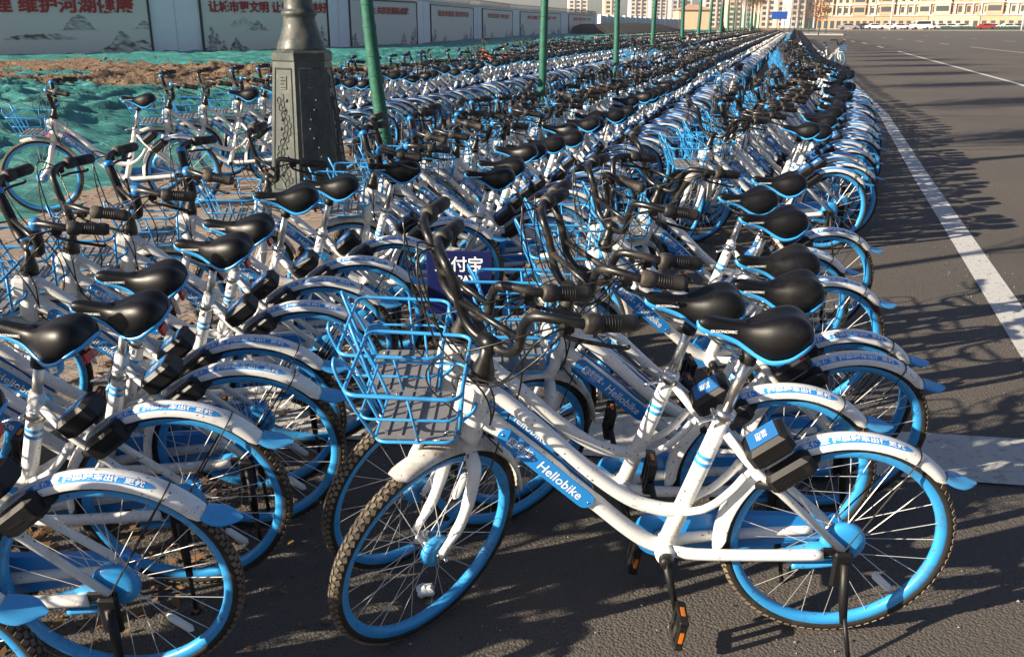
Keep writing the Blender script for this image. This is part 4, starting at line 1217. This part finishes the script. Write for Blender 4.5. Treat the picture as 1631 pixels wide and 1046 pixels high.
# ------------------------------------------------------------------ lamp posts
def lamp_post(x, y, rot, label, detail=True, h=8.0, k=1.0):
    o = empty('lamp_post', (x, y, PAVE_Z - 0.03), rot, label=label, category='lamp post', group='dark green ornamental lamp posts')
    base = MB(); n = 6
    def ring(r, z): return [(r * math.cos(2 * PI * i / n), r * math.sin(2 * PI * i / n), z) for i in range(n)]
    levels = [(0.44, 0.0), (0.44, 0.10), (0.405, 0.13), (0.290, 1.24), (0.300, 1.25), (0.300, 1.31), (0.27, 1.33)]
    vs = [p for r, z in levels for p in ring(r, z)]
    fs = [(a * n + i, a * n + (i + 1) % n, (a + 1) * n + (i + 1) % n, (a + 1) * n + i) for a in range(len(levels) - 1) for i in range(n)]
    fs.append(tuple(range(n - 1, -1, -1))); fs.append(tuple((len(levels) - 1) * n + i for i in range(n)))
    base.add(vs, fs, 'lamp_green', False)
    link('pedestal', base.mesh('pedestal'), o)
    if detail:
        # each face carries a raised border and a scroll relief
        for i in range(n):
            a0, a1 = 2 * PI * i / n, 2 * PI * (i + 1) / n
            def fp(u, v, out=0.0):
                r = 0.405 + (0.290 - 0.405) * v; z = 0.13 + 1.11 * v
                p = Vector((r * math.cos(a0), r * math.sin(a0), z)).lerp(Vector((r * math.cos(a1), r * math.sin(a1), z)), u)
                am = (a0 + a1) / 2
                return p + Vector((math.cos(am), math.sin(am), 0.07)) * out
            fr = MB()
            for (u0, v0), (u1, v1) in (((.12, .05), (.88, .05)), ((.88, .05), (.86, .95)), ((.86, .95), (.14, .95)), ((.14, .95), (.12, .05))):
                fr.tube([fp(u0, v0, .002), fp(u1, v1, .002)], 0.008, 'lamp_green', 4)
            link('panel_border', fr.mesh('panel_border'), o)
            rl = MB(); rr = random.Random(i)
            rl.add([fp(.36, .80, .008), fp(.64, .80, .008), fp(.64, .90, .008), fp(.36, .90, .008)], [(0, 1, 2, 3)], 'lamp_green', False)
            for q in range(4): rl.tube([fp(.40, .815 + q * .024, .011), fp(.60 - .06 * (q % 2), .815 + q * .024, .011)], 0.004, 'lamp_green', 4)
            stem = [fp(.5 + .14 * math.sin(v * 15), v, .004) for v in np.linspace(.10, .74, 30)]
            rl.tube(stem, 0.004, 'lamp_green', 5)
            for q in range(26):
                v = .10 + .64 * q / 25; u = .5 + .14 * math.sin(v * 15); s_ = 1 if q % 2 else -1
                pts = []
                for w in np.linspace(0, 1, 7):
                    an = w * 4.6
                    pts.append(fp(u + s_ * (.05 + .11 * math.sin(an) * (1 - w * .5)), v + .018 * math.cos(an) * 1.6 * (1 - w * .3), .004))
                rl.tube(pts, [0.0045, .0045, .004, .004, .0035, .003, .002], 'lamp_green', 4)
            for q in range(9):
                v = .16 + .56 * q / 8
                c = fp(.5 - .12 * math.sin(v * 15), v, .002); rl.ell(c, (.016, .016, .016), 'lamp_green', 7, 5)
            link('relief', rl.mesh('relief'), o)
    sh = MB()
    sh.lathe_z([(0.235, 1.32), (0.235, 1.35), (0.222, 1.37), (0.222, 1.39), (0.20, 1.42), (0.165, 1.52), (0.150, 1.58), (0.152, 1.60), (0.168, 1.61), (0.168, 1.635), (0.150, 1.645), (0.140, 1.66), (0.138, 1.70), (0.132, 1.74), (0.125, 2.2), (0.085, h)], (0, 0, 0), 'lamp_green', 32)
    link('shaft', sh.mesh('shaft'), o)
    hd = MB()
    for s_ in (-1, 1):
        hd.tube(crv([(0, 0, h - .6), (s_ * .5, 0, h - .1), (s_ * 1.1, 0, h), (s_ * 1.35, 0, h - .12)], 5), 0.035, 'lamp_green', 6)
        hd.lathe_z([(0.03, 0), (.16, -.05), (.22, -.22), (.16, -.3)], (s_ * 1.35, 0, h - .1), 'pole_white', 10)
    link('lamp_head', hd.mesh('lamp_head'), o)
    o.scale = (k, k, 1)
    return o
lamp_post(-1.78, 8.05, R(-33), 'big dark green lamp post on a six sided relief pedestal in the left half', True, k=0.87)
x, y, _ = W(54.5, -4.0); lamp_post(x, y, 0.4, 'second ornamental lamp post, far off between the tree trunks', False, k=.9)
x, y, _ = W(92, -4.0); lamp_post(x, y, 0.4, 'farthest ornamental lamp post, a thin black line among the trunks', False, k=.9)

# ------------------------------------------------------------------ site wall with painted boards
# (x, y) ground points of board ends, kind
SEG = [('board', (-26.5, 33.5), (-15.6, 41.2)), ('pier', (-15.6, 41.2), (-13.75, 42.6)), ('board', (-13.75, 42.6), (-9.0, 46.6)), ('pier', (-9.0, 46.6), (-8.5, 50.3)),
       ('board', (-8.5, 50.3), (-5.8, 57.9)), ('pier', (-5.8, 57.9), (-5.4, 63.5)), ('board', (-5.4, 63.5), (-3.2, 78)), ('pier', (-3.2, 78), (-2.5, 80.4)),
       ('board', (-2.5, 80.4), (0, 95.5)), ('pier', (0, 95.5), (0.8, 99)), ('board', (0.8, 99), (6.0, 119)), ('pier', (6.0, 119), (7.2, 123)), ('board', (7.2, 123), (12.4, 146)), ('pier', (12.4, 146), (13.2, 149))]
wall = empty('site_wall', (-15.6, 41.2, 0), label='long white site wall with framed ink painting boards and red characters', category='wall')
def wobj(name, me, parent, **pr):
    o = link(name, me, parent, **pr)
    if parent is wall: o.matrix_local = Matrix.Translation((15.6, -41.2, 0))
    return o
TXT = ['加强河湖管理 维护河湖健康', '让城市更文明 让生活更美好', '惠民生 共享资源新成就', '绿化美家园 保护好环境', '文明交通 平安出行', '共建文明城市', '美丽城市']
HB0, HB1 = 0.34, 2.86
WT = 3.05
bi = 0
for kind, a, b in SEG:
    A = Vector((*a, 0)); B = Vector((*b, 0)); D = (B - A); Ln = D.length; D.normalize()
    Nn = Vector((D.y, -D.x, 0))   # towards the road
    m = MB()
    def P3(u, z, o=0.0): return tuple(A + D * u + Nn * o + Vector((0, 0, z)))
    m.add([P3(0, 0), P3(Ln, 0), P3(Ln, WT), P3(0, WT), P3(0, 0, -.3), P3(Ln, 0, -.3), P3(Ln, WT, -.3), P3(0, WT, -.3)],
          [(0, 1, 2, 3), (4, 7, 6, 5), (3, 2, 6, 7), (0, 3, 7, 4), (1, 5, 6, 2)], 'wall_white', False)
    wobj('wall_panel', m.mesh('wall_panel'), wall)
    c = MB()
    c.add([P3(-.02, WT, .06), P3(Ln + .02, WT, .06), P3(Ln + .02, WT + .10, .06), P3(-.02, WT + .10, .06), P3(-.02, WT, -.36), P3(Ln + .02, WT, -.36), P3(Ln + .02, WT + .10, -.36), P3(-.02, WT + .10, -.36)],
          [(0, 1, 2, 3), (4, 7, 6, 5), (3, 2, 6, 7), (0, 4, 5, 1), (0, 3, 7, 4), (1, 5, 6, 2)], 'wall_cap', False)
    wobj('coping', c.mesh('coping'), wall)
    if a[1] > 46:
        rl = MB(); nn = int(Ln / 0.22)
        for q in range(nn):
            u = (q + .5) * Ln / nn; rl.tube([P3(u, WT + .10, -.15), P3(u, WT + .55, -.15)], 0.014, 'frame_black', 3)
        for z in (WT + .18, WT + .48): rl.tube([P3(0, z, -.15), P3(Ln, z, -.15)], 0.018, 'frame_black', 3)
        wobj('railing', rl.mesh('railing'), wall, kind='stuff')
    if kind == 'pier' and Ln > 1.5:
        j = MB(); j.tube([P3(Ln * .5, 0.1, 0.004), P3(Ln * .5, WT, 0.004)], 0.012, 'wall_cap', 4); wobj('panel_joint', j.mesh('panel_joint'), wall)
    if kind == 'board':
        # ink landscape as flat print on a fine grid
        nx = max(30, min(260, int(Ln * 22))) if bi < 3 else 60; nz = 70 if bi < 3 else 30
        H_ = HB1 - HB0
        rr = random.Random(bi + 5)
        hillsets = [(.68, .30, .10, .12, .9), (.79, .44, .045, .30, .65), (.93, .10, .09, .34, .85), (.42, .0, .09, .16, .7), (.985, .45, .03, .14, .6)] if bi == 0 else \
                   [(.08, .02, .10, .55, .8), (.26, .0, .10, .36, .8), (.42, .42, .08, .16, .75), (.30, .50, .10, .2, .35), (.80, .05, .10, .30, .6), (.96, .02, .05, .58, .85)] if bi == 1 else \
                   [(.05, .0, .07, .5, .8), (.28, .0, .08, .26, .6), (.78, .0, .09, .38, .8), (.95, .0, .08, .55, .85)]
        vs = []; ink = []
        for iz in range(nz + 1):
            for ix in range(nx + 1):
                u = ix / nx; v = iz / nz
                vs.append(P3(u * Ln, HB0 + v * H_, 0.05))
                val = 0
                for (cu, cv, wu, hv, st_) in hillsets:
                    du = (u - cu) / wu
                    if abs(du) < 1.3:
                        ridge = cv + hv * max(0, (1 - abs(du) ** 1.5)) * (0.75 + 0.7 * noise.noise(Vector((u * 26 + bi, cu * 9, 0))))
                        if v < ridge and v > cv - 0.015:
                            depth_ = (ridge - v) / hv
                            tex = 0.60 + 1.3 * noise.noise(Vector((u * 70 + v * 20, v * 28, cu * 5)))
                            val = max(val, 1.35 * st_ * max(0, min(1, tex)) * (1 - 0.55 * min(1, depth_)) * (1 if abs(du) < 1 else .3))
                ink.append(min(1, val))
        fs = [(j * (nx + 1) + i, j * (nx + 1) + i + 1, (j + 1) * (nx + 1) + i + 1, (j + 1) * (nx + 1) + i) for j in range(nz) for i in range(nx)]
        bd = MB(); bd.add(vs, fs, 'ink_print', False)
        me = bd.mesh('board')
        at_ = me.attributes.new('ink', 'FLOAT', 'POINT'); at_.data.foreach_set('value', np.array(ink, dtype=np.float32))
        bo = wobj('board', me, wall)
        fr = MB(); w = 0.09 if bi < 2 else 0.08
        for (u0, z0, u1, z1) in ((-w, HB0 - w, Ln + w, HB0), (-w, HB1, Ln + w, HB1 + w), (-w, HB0, 0, HB1), (Ln, HB0, Ln + w, HB1)):
            vs = [P3(u, z, o) for o in (0.002, .09) for u, z in ((u0, z0), (u1, z0), (u1, z1), (u0, z1))]
            fr.add(vs, [(4, 5, 6, 7), (0, 4, 7, 3), (1, 2, 6, 5), (3, 7, 6, 2), (0, 1, 5, 4)], 'frame_black', False)
        link('board_frame', fr.mesh('board_frame'), bo)
        t_ = TXT[min(bi, 6)]
        vs, fs = text_verts(t_, 1.0, 0.012)
        xs = [p[0] for p in vs]; tw = max(xs) - min(xs); mid = (max(xs) + min(xs)) / 2
        sz = {0: .62, 1: .50}.get(bi, .40); wid = {0: 9.0, 1: 5.9}.get(bi, Ln * .72); uc = {0: Ln - 5.05, 1: Ln * .53}.get(bi, Ln * .5); zc = {0: 2.34, 1: 2.36}.get(bi, 2.35)
        lm = MB()
        for q, (dx_, dy_) in enumerate(((0, 0), (.018, .0), (-.018, 0), (0, .014), (0, -.014))): lm.add([P3(uc + (x - mid) / tw * wid + dx_, zc + y * sz + dy_, 0.085 + q * .002) for x, y in vs], fs, 'red_print', False)
        link('board_lettering', lm.mesh('board_lettering'), bo)
        bi += 1
# farther wall
fw = empty('far_site_wall', (14, 150, 0), label='farther grey stretch of site wall beyond the dark heap', category='wall')
ends = [(13.6, 150), (20, 172), (27, 196), (35, 222), (44, 250)]
for i in range(4):
    m = MB(); A = Vector((*ends[i], 0)); B = Vector((*ends[i + 1], 0))
    for q in range(4):
        a = A.lerp(B, q / 4); b = A.lerp(B, (q + 1) / 4); d = (b - a).normalized(); n_ = Vector((d.y, -d.x, 0))
        m2 = MB(); m2.add([a + n_ * o + Vector((0, 0, z)) for o in (0, -.3) for z in (0, 3.0)] + [b + n_ * o + Vector((0, 0, z)) for o in (0, -.3) for z in (0, 3.0)], [(0, 4, 5, 1), (2, 3, 7, 6), (1, 5, 7, 3), (0, 1, 3, 2), (4, 6, 7, 5)], 'wall_cap', False)
        o = link('wall_panel', m2.mesh('far_panel'), fw); o.matrix_local = Matrix.Translation((-14, -150, 0))
        m3 = MB(); m3.box(a + n_ * .05 + Vector((0, 0, 1.6)), (.5, .5, 3.2), 'wall_white', Matrix.Rotation(math.atan2(d.y, d.x), 3, 'Z'))
        o = link('pier', m3.mesh('far_pier'), fw); o.matrix_local = Matrix.Translation((-14, -150, 0))
hp = MB(); hp.ell((14.5, 128, 0), (9, 7, 1.9), 'dark_heap', 20, 10)
hp.v = [(x + 1.0 * noise.noise(Vector((x, y, z)) * .4), y, max(0, z + .5 * noise.noise(Vector((x, y, z)) * .6))) for x, y, z in hp.v]
link('covered_heap', hp.mesh('covered_heap'), None, label='low dark heap under black netting in front of the far wall', category='heap')

# ------------------------------------------------------------------ far side: kerb, cars, houses, towers
fk = MB(); ka = [W(320, -3, 0.1), W(372, 11, 0.1), W(330, 60, 0.1), W(300, 130, 0.1)]
def vpx(x, y, Y): return ((x - 815.5) / 1528.0 * Y, Y, CAM_H - (y - 40) / 1528.0 * Y)
pts = [(1300, 262), (1400, 266), (1500, 268), (1631, 268), (1760, 266), (1900, 262)]
m = MB()
for (xa, Ya), (xb, Yb) in zip(pts, pts[1:]):
    a = Vector(vpx(xa, 40, Ya)); b = Vector(vpx(xb, 40, Yb)); a.z = b.z = 0.0
    up_ = Vector((0, 0, .35)); bk_ = Vector((0, 34, 0))
    m.add([a, b, b + up_, a + up_, b + up_ + bk_, a + up_ + bk_], [(0, 1, 2, 3), (3, 2, 4, 5)], 'kerb_stone', False)
link('far_pavement', m.mesh('far_pavement'), None, kind='structure')
def car_meshes(paint, van=False):
    b = MB(); L_, W_ = 4.5, 1.8
    if van: prof = [(-2.3, .35), (-2.3, 1.0), (-2.2, 1.15), (-1.5, 1.35), (-0.9, 2.1), (2.2, 2.15), (2.35, 1.1), (2.35, .35)]
    else: prof = [(-2.25, .35), (-2.28, .7), (-2.0, .88), (-1.1, .98), (-0.45, 1.42), (0.9, 1.46), (1.65, 1.05), (2.2, .98), (2.28, .65), (2.25, .35)]
    n_ = len(prof)
    vs = [(x, s * W_ / 2 * (0.86 if z > 1.2 else 1), z) for s in (-1, 1) for x, z in prof]
    b.add(vs, [tuple(range(n_)), tuple(range(2 * n_ - 1, n_ - 1, -1))] + [(i, n_ + i, n_ + (i + 1) % n_, (i + 1) % n_) for i in range(n_)], paint, False)
    g_ = MB()
    win = [(-1.25, 1.30), (-.85, 1.95), (2.0, 1.98), (2.1, 1.30)] if van else [(-.95, 1.0), (-.42, 1.36), (.85, 1.39), (1.4, 1.05)]
    for s in (-1, 1): g_.add([(x, s * (W_ / 2 * (.9 if z > 1.2 else 1) + .02), z) for x, z in win], [(0, 1, 2, 3)], 'car_glass', False)
    ws = ((-1.48, 1.36, -.93, 2.06) if van else (-1.08, 1.0, -.48, 1.41))
    g_.add([(ws[0] - .03, -.7, ws[1]), (ws[0] - .03, .7, ws[1]), (ws[2] - .03, .66, ws[3] - .05), (ws[2] - .03, -.66, ws[3] - .05)], [(0, 1, 2, 3)], 'car_glass', False)
    w_ = MB(); w_.lathe_y([(.33, -.1), (.33, .1), (.2, .11), (0, .11), (0, -.11), (.2, -.11)], (0, 0, 0), 'rubber', 14)
    return b.mesh('car_body'), g_.mesh('car_windows'), w_.mesh('car_wheel')
CM = {}
cars = [(1352, 'car_silver', 0, 'silver car at the left end of the parked cars'), (1374, 'car_dark', 0, 'dark car near the left end of the parked cars'), (1394, 'car_white', 0, 'small white car left of the white street light'), (1414, 'car_white', 0, 'white car at the foot of the white street light'),
        (1434, 'car_white', 0, 'white car just right of the white street light'), (1466, 'car_white', 1, 'white van taller than the parked cars around it'), (1484, 'car_dark', 0, 'dark car tucked against the right side of the white van'),
        (1496, 'car_white', 0, 'white car right of the dark car by the van'), (1511, 'car_white', 0, 'white car in the middle of the right hand group'), (1532, 'car_white', 0, 'largest white saloon right of the van'),
        (1568, 'car_red', 0, 'red car parked in front of the orange houses'), (1583, 'car_white', 0, 'white car right beside the red car'), (1603, 'car_white', 0, 'white car at the right edge next to the last street light'), (1622, 'car_silver', 0, 'silver car at the right edge of the picture'),
        (1384, 'car_silver', 0, 'silver car between the dark car and the small white car'), (1448, 'car_silver', 0, 'silver car just left of the white van')]
for px, pt, van, lab in cars:
    if (pt, van) not in CM: CM[(pt, van)] = car_meshes(pt, van)
    b, g_, w_ = CM[(pt, van)]
    x, y, _ = vpx(px, 40, 272 + rnd.uniform(-2, 6))
    o = empty('parked_car', (x, y, 0.36), rnd.uniform(-.25, .25) + (PI if rnd.random() < .4 else 0), label=lab, category='car', group='cars parked across the junction')
    o.scale = (1.25, 1.1, 1.15)
    link('body', b, o); link('windows', g_, o)
    for wx in (-1.35, 1.4):
        for wy in (-.85, .85):
            q = link('wheel', w_, o); q.location = (wx, wy, .34)
# hedge fence strip in front of the cars
hg = MB()
for q in range(90):
    x, y, _ = vpx(1500 + q * 2.6, 40, 269.5)
    hg.ell((x, y, .75), (.5, .3, rnd.uniform(.4, .62)), 'hedge_green', 7, 5)
link('hedge', hg.mesh('hedge'), None, label='low dull green hedge along the far kerb in front of the cars', category='hedge')
# town houses
WIN = MB().box((0, 0, 0), (1.0, 0.12, 1.8), 'window_dark').mesh('house_window')
ARC = MB().box((0, 0, 0), (1.3, 0.12, 2.5), 'window_dark').mesh('house_arch')
hx = [(1300, 1392, 'house_yellow', 345), (1392, 1478, 'house_yellow', 325), (1478, 1560, 'house_orange', 310), (1560, 1632, 'house_yellow', 300), (1632, 1740, 'house_orange', 292), (1740, 1860, 'house_yellow', 288)]
HL = ['pale yellow terrace farthest left behind the parked cars', 'yellow terrace behind the white street light', 'terrace with the orange ground floor behind the white van', 'yellow terrace at the right edge of the picture', 'orange terrace just outside the right edge', 'yellow terrace well outside the right edge']
for i, (xa, xb, pt, Y) in enumerate(hx):
    A = Vector(vpx(xa, 40, Y)); B = Vector(vpx(xb, 40, Y - 8)); A.z = B.z = 0
    D = (B - A); Ln = D.length; D.normalize(); a = math.atan2(D.y, D.x)
    o = empty('terrace_house', A, a, label=HL[i], category='house', group='terrace houses across the junction')
    m = MB(); m.box((Ln / 2, 6, 7), (Ln - .3, 12, 14), pt); link('wall', m.mesh('house_wall'), o)
    m = MB(); m.box((Ln / 2, 5.9, 2.2), (Ln - .28, 12.4, 4.4), 'house_orange' if pt == 'house_yellow' else 'house_yellow'); link('ground_floor', m.mesh('ground_floor'), o)
    m = MB()
    for z in (4.6, 8.2, 11.6): m.box((Ln / 2, 5.75, z), (Ln - .1, 12.9, .35), 'tower_pale')
    link('cornice', m.mesh('cornice'), o)
    m = MB(); m.add([(0, -.6, 14), (Ln, -.6, 14), (Ln, 12.6, 14), (0, 12.6, 14), (2, 6, 17), (Ln - 2, 6, 17)], [(0, 1, 5, 4), (2, 3, 4, 5), (0, 4, 3), (1, 2, 5), (0, 3, 2, 1)], 'house_orange', False)
    link('roof', m.mesh('roof'), o)
    nw = int(Ln / 2.15)
    for q in range(0, nw, 5):
        m = MB(); m.box((0, 0, 0), (Ln / nw * 1.9, 1.2, 9.0), 'house_orange' if (q // 5 + i) % 2 else 'house_yellow'); b_ = link('bay', m.mesh('bay'), o); b_.location = ((q + 1.5) * Ln / nw, -.35, 9.2)
        m = MB(); m.box((0, 0, 0), (Ln / nw * 1.5, .1, 1.6), 'window_dark'); 
        for z in (6.6, 10.0):
            w = link('window', m.mesh('bay_window'), o); w.location = ((q + 1.5) * Ln / nw, -.98, z)
        m = MB(); m.box((0, 0, 0), (Ln / nw * 2.2, 1.5, .3), 'tower_pale'); b_ = link('balcony', m.mesh('balcony'), o); b_.location = ((q + 1.5) * Ln / nw, -.45, 8.4)
    for z, me in ((1.7, ARC), (6.4, WIN), (9.9, WIN), (12.9, WIN)):
        for q in range(nw):
            if z > 10 and q % 2: continue
            w = link('window', me, o); w.location = ((q + .5) * Ln / nw, -.32 if z < 4 else -.02, z)
    for q in range(nw + 1):
        w = MB().box((0, 0, 0), (.35, .35, 3.4), 'tower_pale') if q == 0 else None
        if w: pil = w.mesh('pilaster')
        w = link('pilaster', pil, o); w.location = (q * Ln / nw, -.42, 6.4)
# towers
tw = [(905, 935, 'tower_pale', 820, 90), (962, 985, 'tower_cream', 700, 80), (1003, 1030, 'tower_pale', 760, 95), (1035, 1060, 'tower_pale', 900, 100), (1068, 1100, 'tower_grey', 700, 80), (1120, 1150, 'tower_pale', 650, 90), (1158, 1182, 'tower_cream', 600, 90), (1186, 1206, 'tower_grey', 640, 85),
      (1210, 1232, 'tower_cream', 560, 90), (1236, 1256, 'tower_cream', 590, 95), (1258, 1280, 'tower_pale', 540, 80), (1284, 1302, 'tower_cream', 600, 90), (1304, 1322, 'tower_grey', 560, 90), (1326, 1345, 'tower_pale', 620, 90), (1348, 1372, 'tower_cream', 640, 60)]
for i, (xa, xb, pt, Y, Hh) in enumerate(tw):
    A = Vector(vpx(xa, 40, Y)); wd = (xb - xa) / 1528 * Y; A.z = 0
    o = empty('tower_block', A, 0, label='%s tower block from the left on the hazy skyline, %s' % (ordn(i + 1) if i else 'first', {'tower_pale': 'pale', 'tower_cream': 'cream', 'tower_grey': 'grey'}[pt]), category='tower block', group='tower blocks on the skyline')
    m = MB(); m.box((wd / 2, 9, Hh / 2), (wd, 18, Hh), pt)
    link('wall', m.mesh('tower_wall'), o)
    m = MB(); nb = max(2, int(wd / 4.2)); 
    for q in range(nb):
        xx = (q + .5) * wd / nb
        m.box((xx + wd / nb * .42, -.35, Hh / 2), (.7, .7, Hh), 'tower_pale' if pt != 'tower_pale' else 'tower_cream')
    link('rib', m.mesh('tower_rib'), o)
    m = MB()
    for z in np.arange(2.0, min(Hh, 34), 3.0):
        for q in range(nb):
            xx = (q + .5) * wd / nb
            m.box((xx, -.02, z), (wd / nb * .5, .2, 1.7), 'window_dark')
    link('windows', m.mesh('tower_windows'), o, kind='stuff')
m = MB(); A = Vector(vpx(1102, 40, 260)); m.box((A.x, A.y, 2.7), (9, 8, 5.4), 'house_yellow'); m.add([(A.x - 5, A.y - 4.5, 5.4), (A.x + 5, A.y - 4.5, 5.4), (A.x + 5, A.y + 4.5, 5.4), (A.x - 5, A.y + 4.5, 5.4), (A.x - 1, A.y, 6.8), (A.x + 1, A.y, 6.8)], [(0, 1, 5, 4), (1, 2, 5), (2, 3, 4, 5), (3, 0, 4)], 'house_orange', False)
o = empty('low_building', (A.x, A.y, 0), label='low cream building with shallow roof behind the far wall', category='building')
q = link('wall', m.mesh('low_building'), o); q.matrix_local = Matrix.Translation((-A.x, -A.y, 0))
# street lights
for px, Y, lab in ((1418, 250, 'white street light pole behind the parked cars, left of the van'), (1628, 236, 'white street light pole at the right edge of the picture')):
    x, y, _ = vpx(px, 40, Y); o = empty('street_light', (x, y, 0.3), label=lab, category='street light', group='white street lights')
    m = MB(); m.tube([(0, 0, 0), (0, 0, 10)], [.2, .13], 'pole_white', 8); link('pole', m.mesh('pole'), o)
    m = MB(); m.tube(crv([(0, 0, 9.8), (-1, 0, 10.6), (-2.4, 0, 10.9)], 4), .07, 'pole_white', 6); m.box((-2.7, 0, 10.9), (.9, .3, .15), 'pole_white', None, .05); link('lamp_arm', m.mesh('lamp_arm'), o)
# traffic island with small trees
m = MB(); isl = [(172, 0.4), (205, -2), (215, 3.0), (190, 8.6), (166, 7.6)]
vs = [W(s, t, 0) for s, t in isl] + [W(s, t, .18) for s, t in isl]; n_ = 5
m.add(vs, [tuple(range(n_, 2 * n_))] + [(i, (i + 1) % n_, n_ + (i + 1) % n_, n_ + i) for i in range(n_)], 'kerb_stone', False)
link('traffic_island', m.mesh('traffic_island'), None, kind='structure')
def bush_tree(px, Y, lab, h=4.5, w=1.2, leaves=True):
    x, y, _ = vpx(px, 40, Y)
    o = empty('small_tree', (x, y, .1), label=lab, category='tree', group='small trees on the traffic island')
    m = MB(); m.tube([(0, 0, 0), (0, 0, h * .35)], .10, 'wrap_green', 7); link('trunk_wrap', m.mesh('wrap'), o)
    m = MB(); m.tube([(0, 0, h * .35), (0.05, 0, h * .6)], .06, 'bark', 6); link('trunk', m.mesh('trunk'), o)
    m = MB()
    for q in range(700 if leaves else 160):
        a = Vector((rnd.gauss(0, 1), rnd.gauss(0, 1), rnd.gauss(0, 1))).normalized() * rnd.random() ** .4
        c = Vector((a.x * w, a.y * w, h * .72 + a.z * h * .34)) + Vector((0, 0, 0))
        d = Vector((rnd.gauss(0, 1), rnd.gauss(0, 1), rnd.gauss(.6, 1))).normalized() * (.16 if leaves else .5); e = d.orthogonal().normalized() * (.08 if leaves else .02)
        m.add([c - d, c + e, c + d, c - e], [(0, 1, 2, 3)], 'bush_brown' if leaves else 'twig', False)
    link('crown', m.mesh('crown'), o)
bush_tree(1305, 150, 'small tree with a dense rusty brown crown on the traffic island', 5.2, 1.5)
for i, px in enumerate((1316, 1288, 1276, 1266, 1258, 1249)):
    bush_tree(px, 168 + i * 9, '%s slim bare tree to the left along the island beyond the rusty crown' % ordn(i + 1) if i else 'slim bare tree just right of the rusty brown crown', 6.5, .8, False)
x, y, _ = vpx(1240, 40, 210)
o = empty('road_sign', (x, y, 0), label='small blue road sign on a grey post far down the road', category='road sign')
m = MB(); m.tube([(0, 0, 0), (0, 0, 4.4)], .08, 'pole_white', 6); link('post', m.mesh('post'), o)
m = MB(); m.box((0, -.1, 3.6), (3.4, .1, 1.6), 'sign_blue', None, .04); link('panel', m.mesh('panel'), o)

# ------------------------------------------------------------------ litter
def crumple(name, loc, r, mt, lab, cat, seed, flat=.6):
    m = MB(); m.ell((0, 0, 0), (r, r * .8, r * flat), mt, 14, 9)
    m.v = [tuple(Vector(p) * (1 + .6 * noise.noise(Vector(p) / r * 1.8 + Vector((seed, 0, 0))))) for p in m.v]; m.sm = [False] * len(m.f)
    o = link(name, m.mesh(name), None, label=lab, category=cat); o.location = loc
crumple('crumpled_paper', (-0.262, 2.335, .018), .028, 'paper', 'small crumpled white paper on the asphalt behind the nearest front tyre', 'paper', 1)
crumple('plastic_bag', (-5.45, 10.95, .30), .21, 'litter_pink', 'pink and red plastic bag lying on the green netting', 'litter', 4, .7)
crumple('yellow_wrapper', (-6.0, 10.6, .22), .15, 'litter_yellow', 'yellow wrapper on the netting beside the pink bag', 'litter', 8, .4)
crumple('orange_wrapper', (-3.72, 9.2, .17), .06, 'litter_yellow', 'small orange wrapper on the netting behind the lone bicycle', 'litter', 6, .4)
ps = MB(); n_ = 8; vs = []
for i in range(n_ + 1):
    for j in range(n_ + 1):
        u, v = i / n_, j / n_
        vs.append(((u - .5) * .21, (v - .5) * .297, .012 * noise.noise(Vector((u * 2.5, v * 2.5, 3))) + .012))
ps.add(vs, [(i * 9 + j, (i + 1) * 9 + j, (i + 1) * 9 + j + 1, i * 9 + j + 1) for i in range(n_) for j in range(n_)], 'paper')
o = link('paper_sheet', ps.mesh('paper_sheet'), None, label='flat white sheet of paper on the ground under the nearest left wheel', category='paper')
o.location = (-1.13, 1.80, .004); o.rotation_euler = (0, 0, .5); o.scale = (1.25, 1.25, 1)

# ------------------------------------------------------------------ haze
HZM = bpy.data.materials.new('haze_air'); HZM.use_nodes = True
nt = HZM.node_tree; nt.nodes.clear()
out = nt.nodes.new('ShaderNodeOutputMaterial'); vol = nt.nodes.new('ShaderNodeVolumePrincipled')
vol.inputs['Color'].default_value = (0.88, 0.9, 0.96, 1); vol.inputs['Density'].default_value = HAZE = 0.00032
vol.inputs['Anisotropy'].default_value = 0.2
nt.links.new(vol.outputs[0], out.inputs['Volume'])
MATS['haze_air'] = HZM
if HAZE:
    hz = MB(); hz.box((150, 440, 50.0), (1900, 1100, 102.5), 'haze_air')
    link('haze', hz.mesh('haze'), None, kind='stuff', label='pale afternoon haze over the road', category='haze')
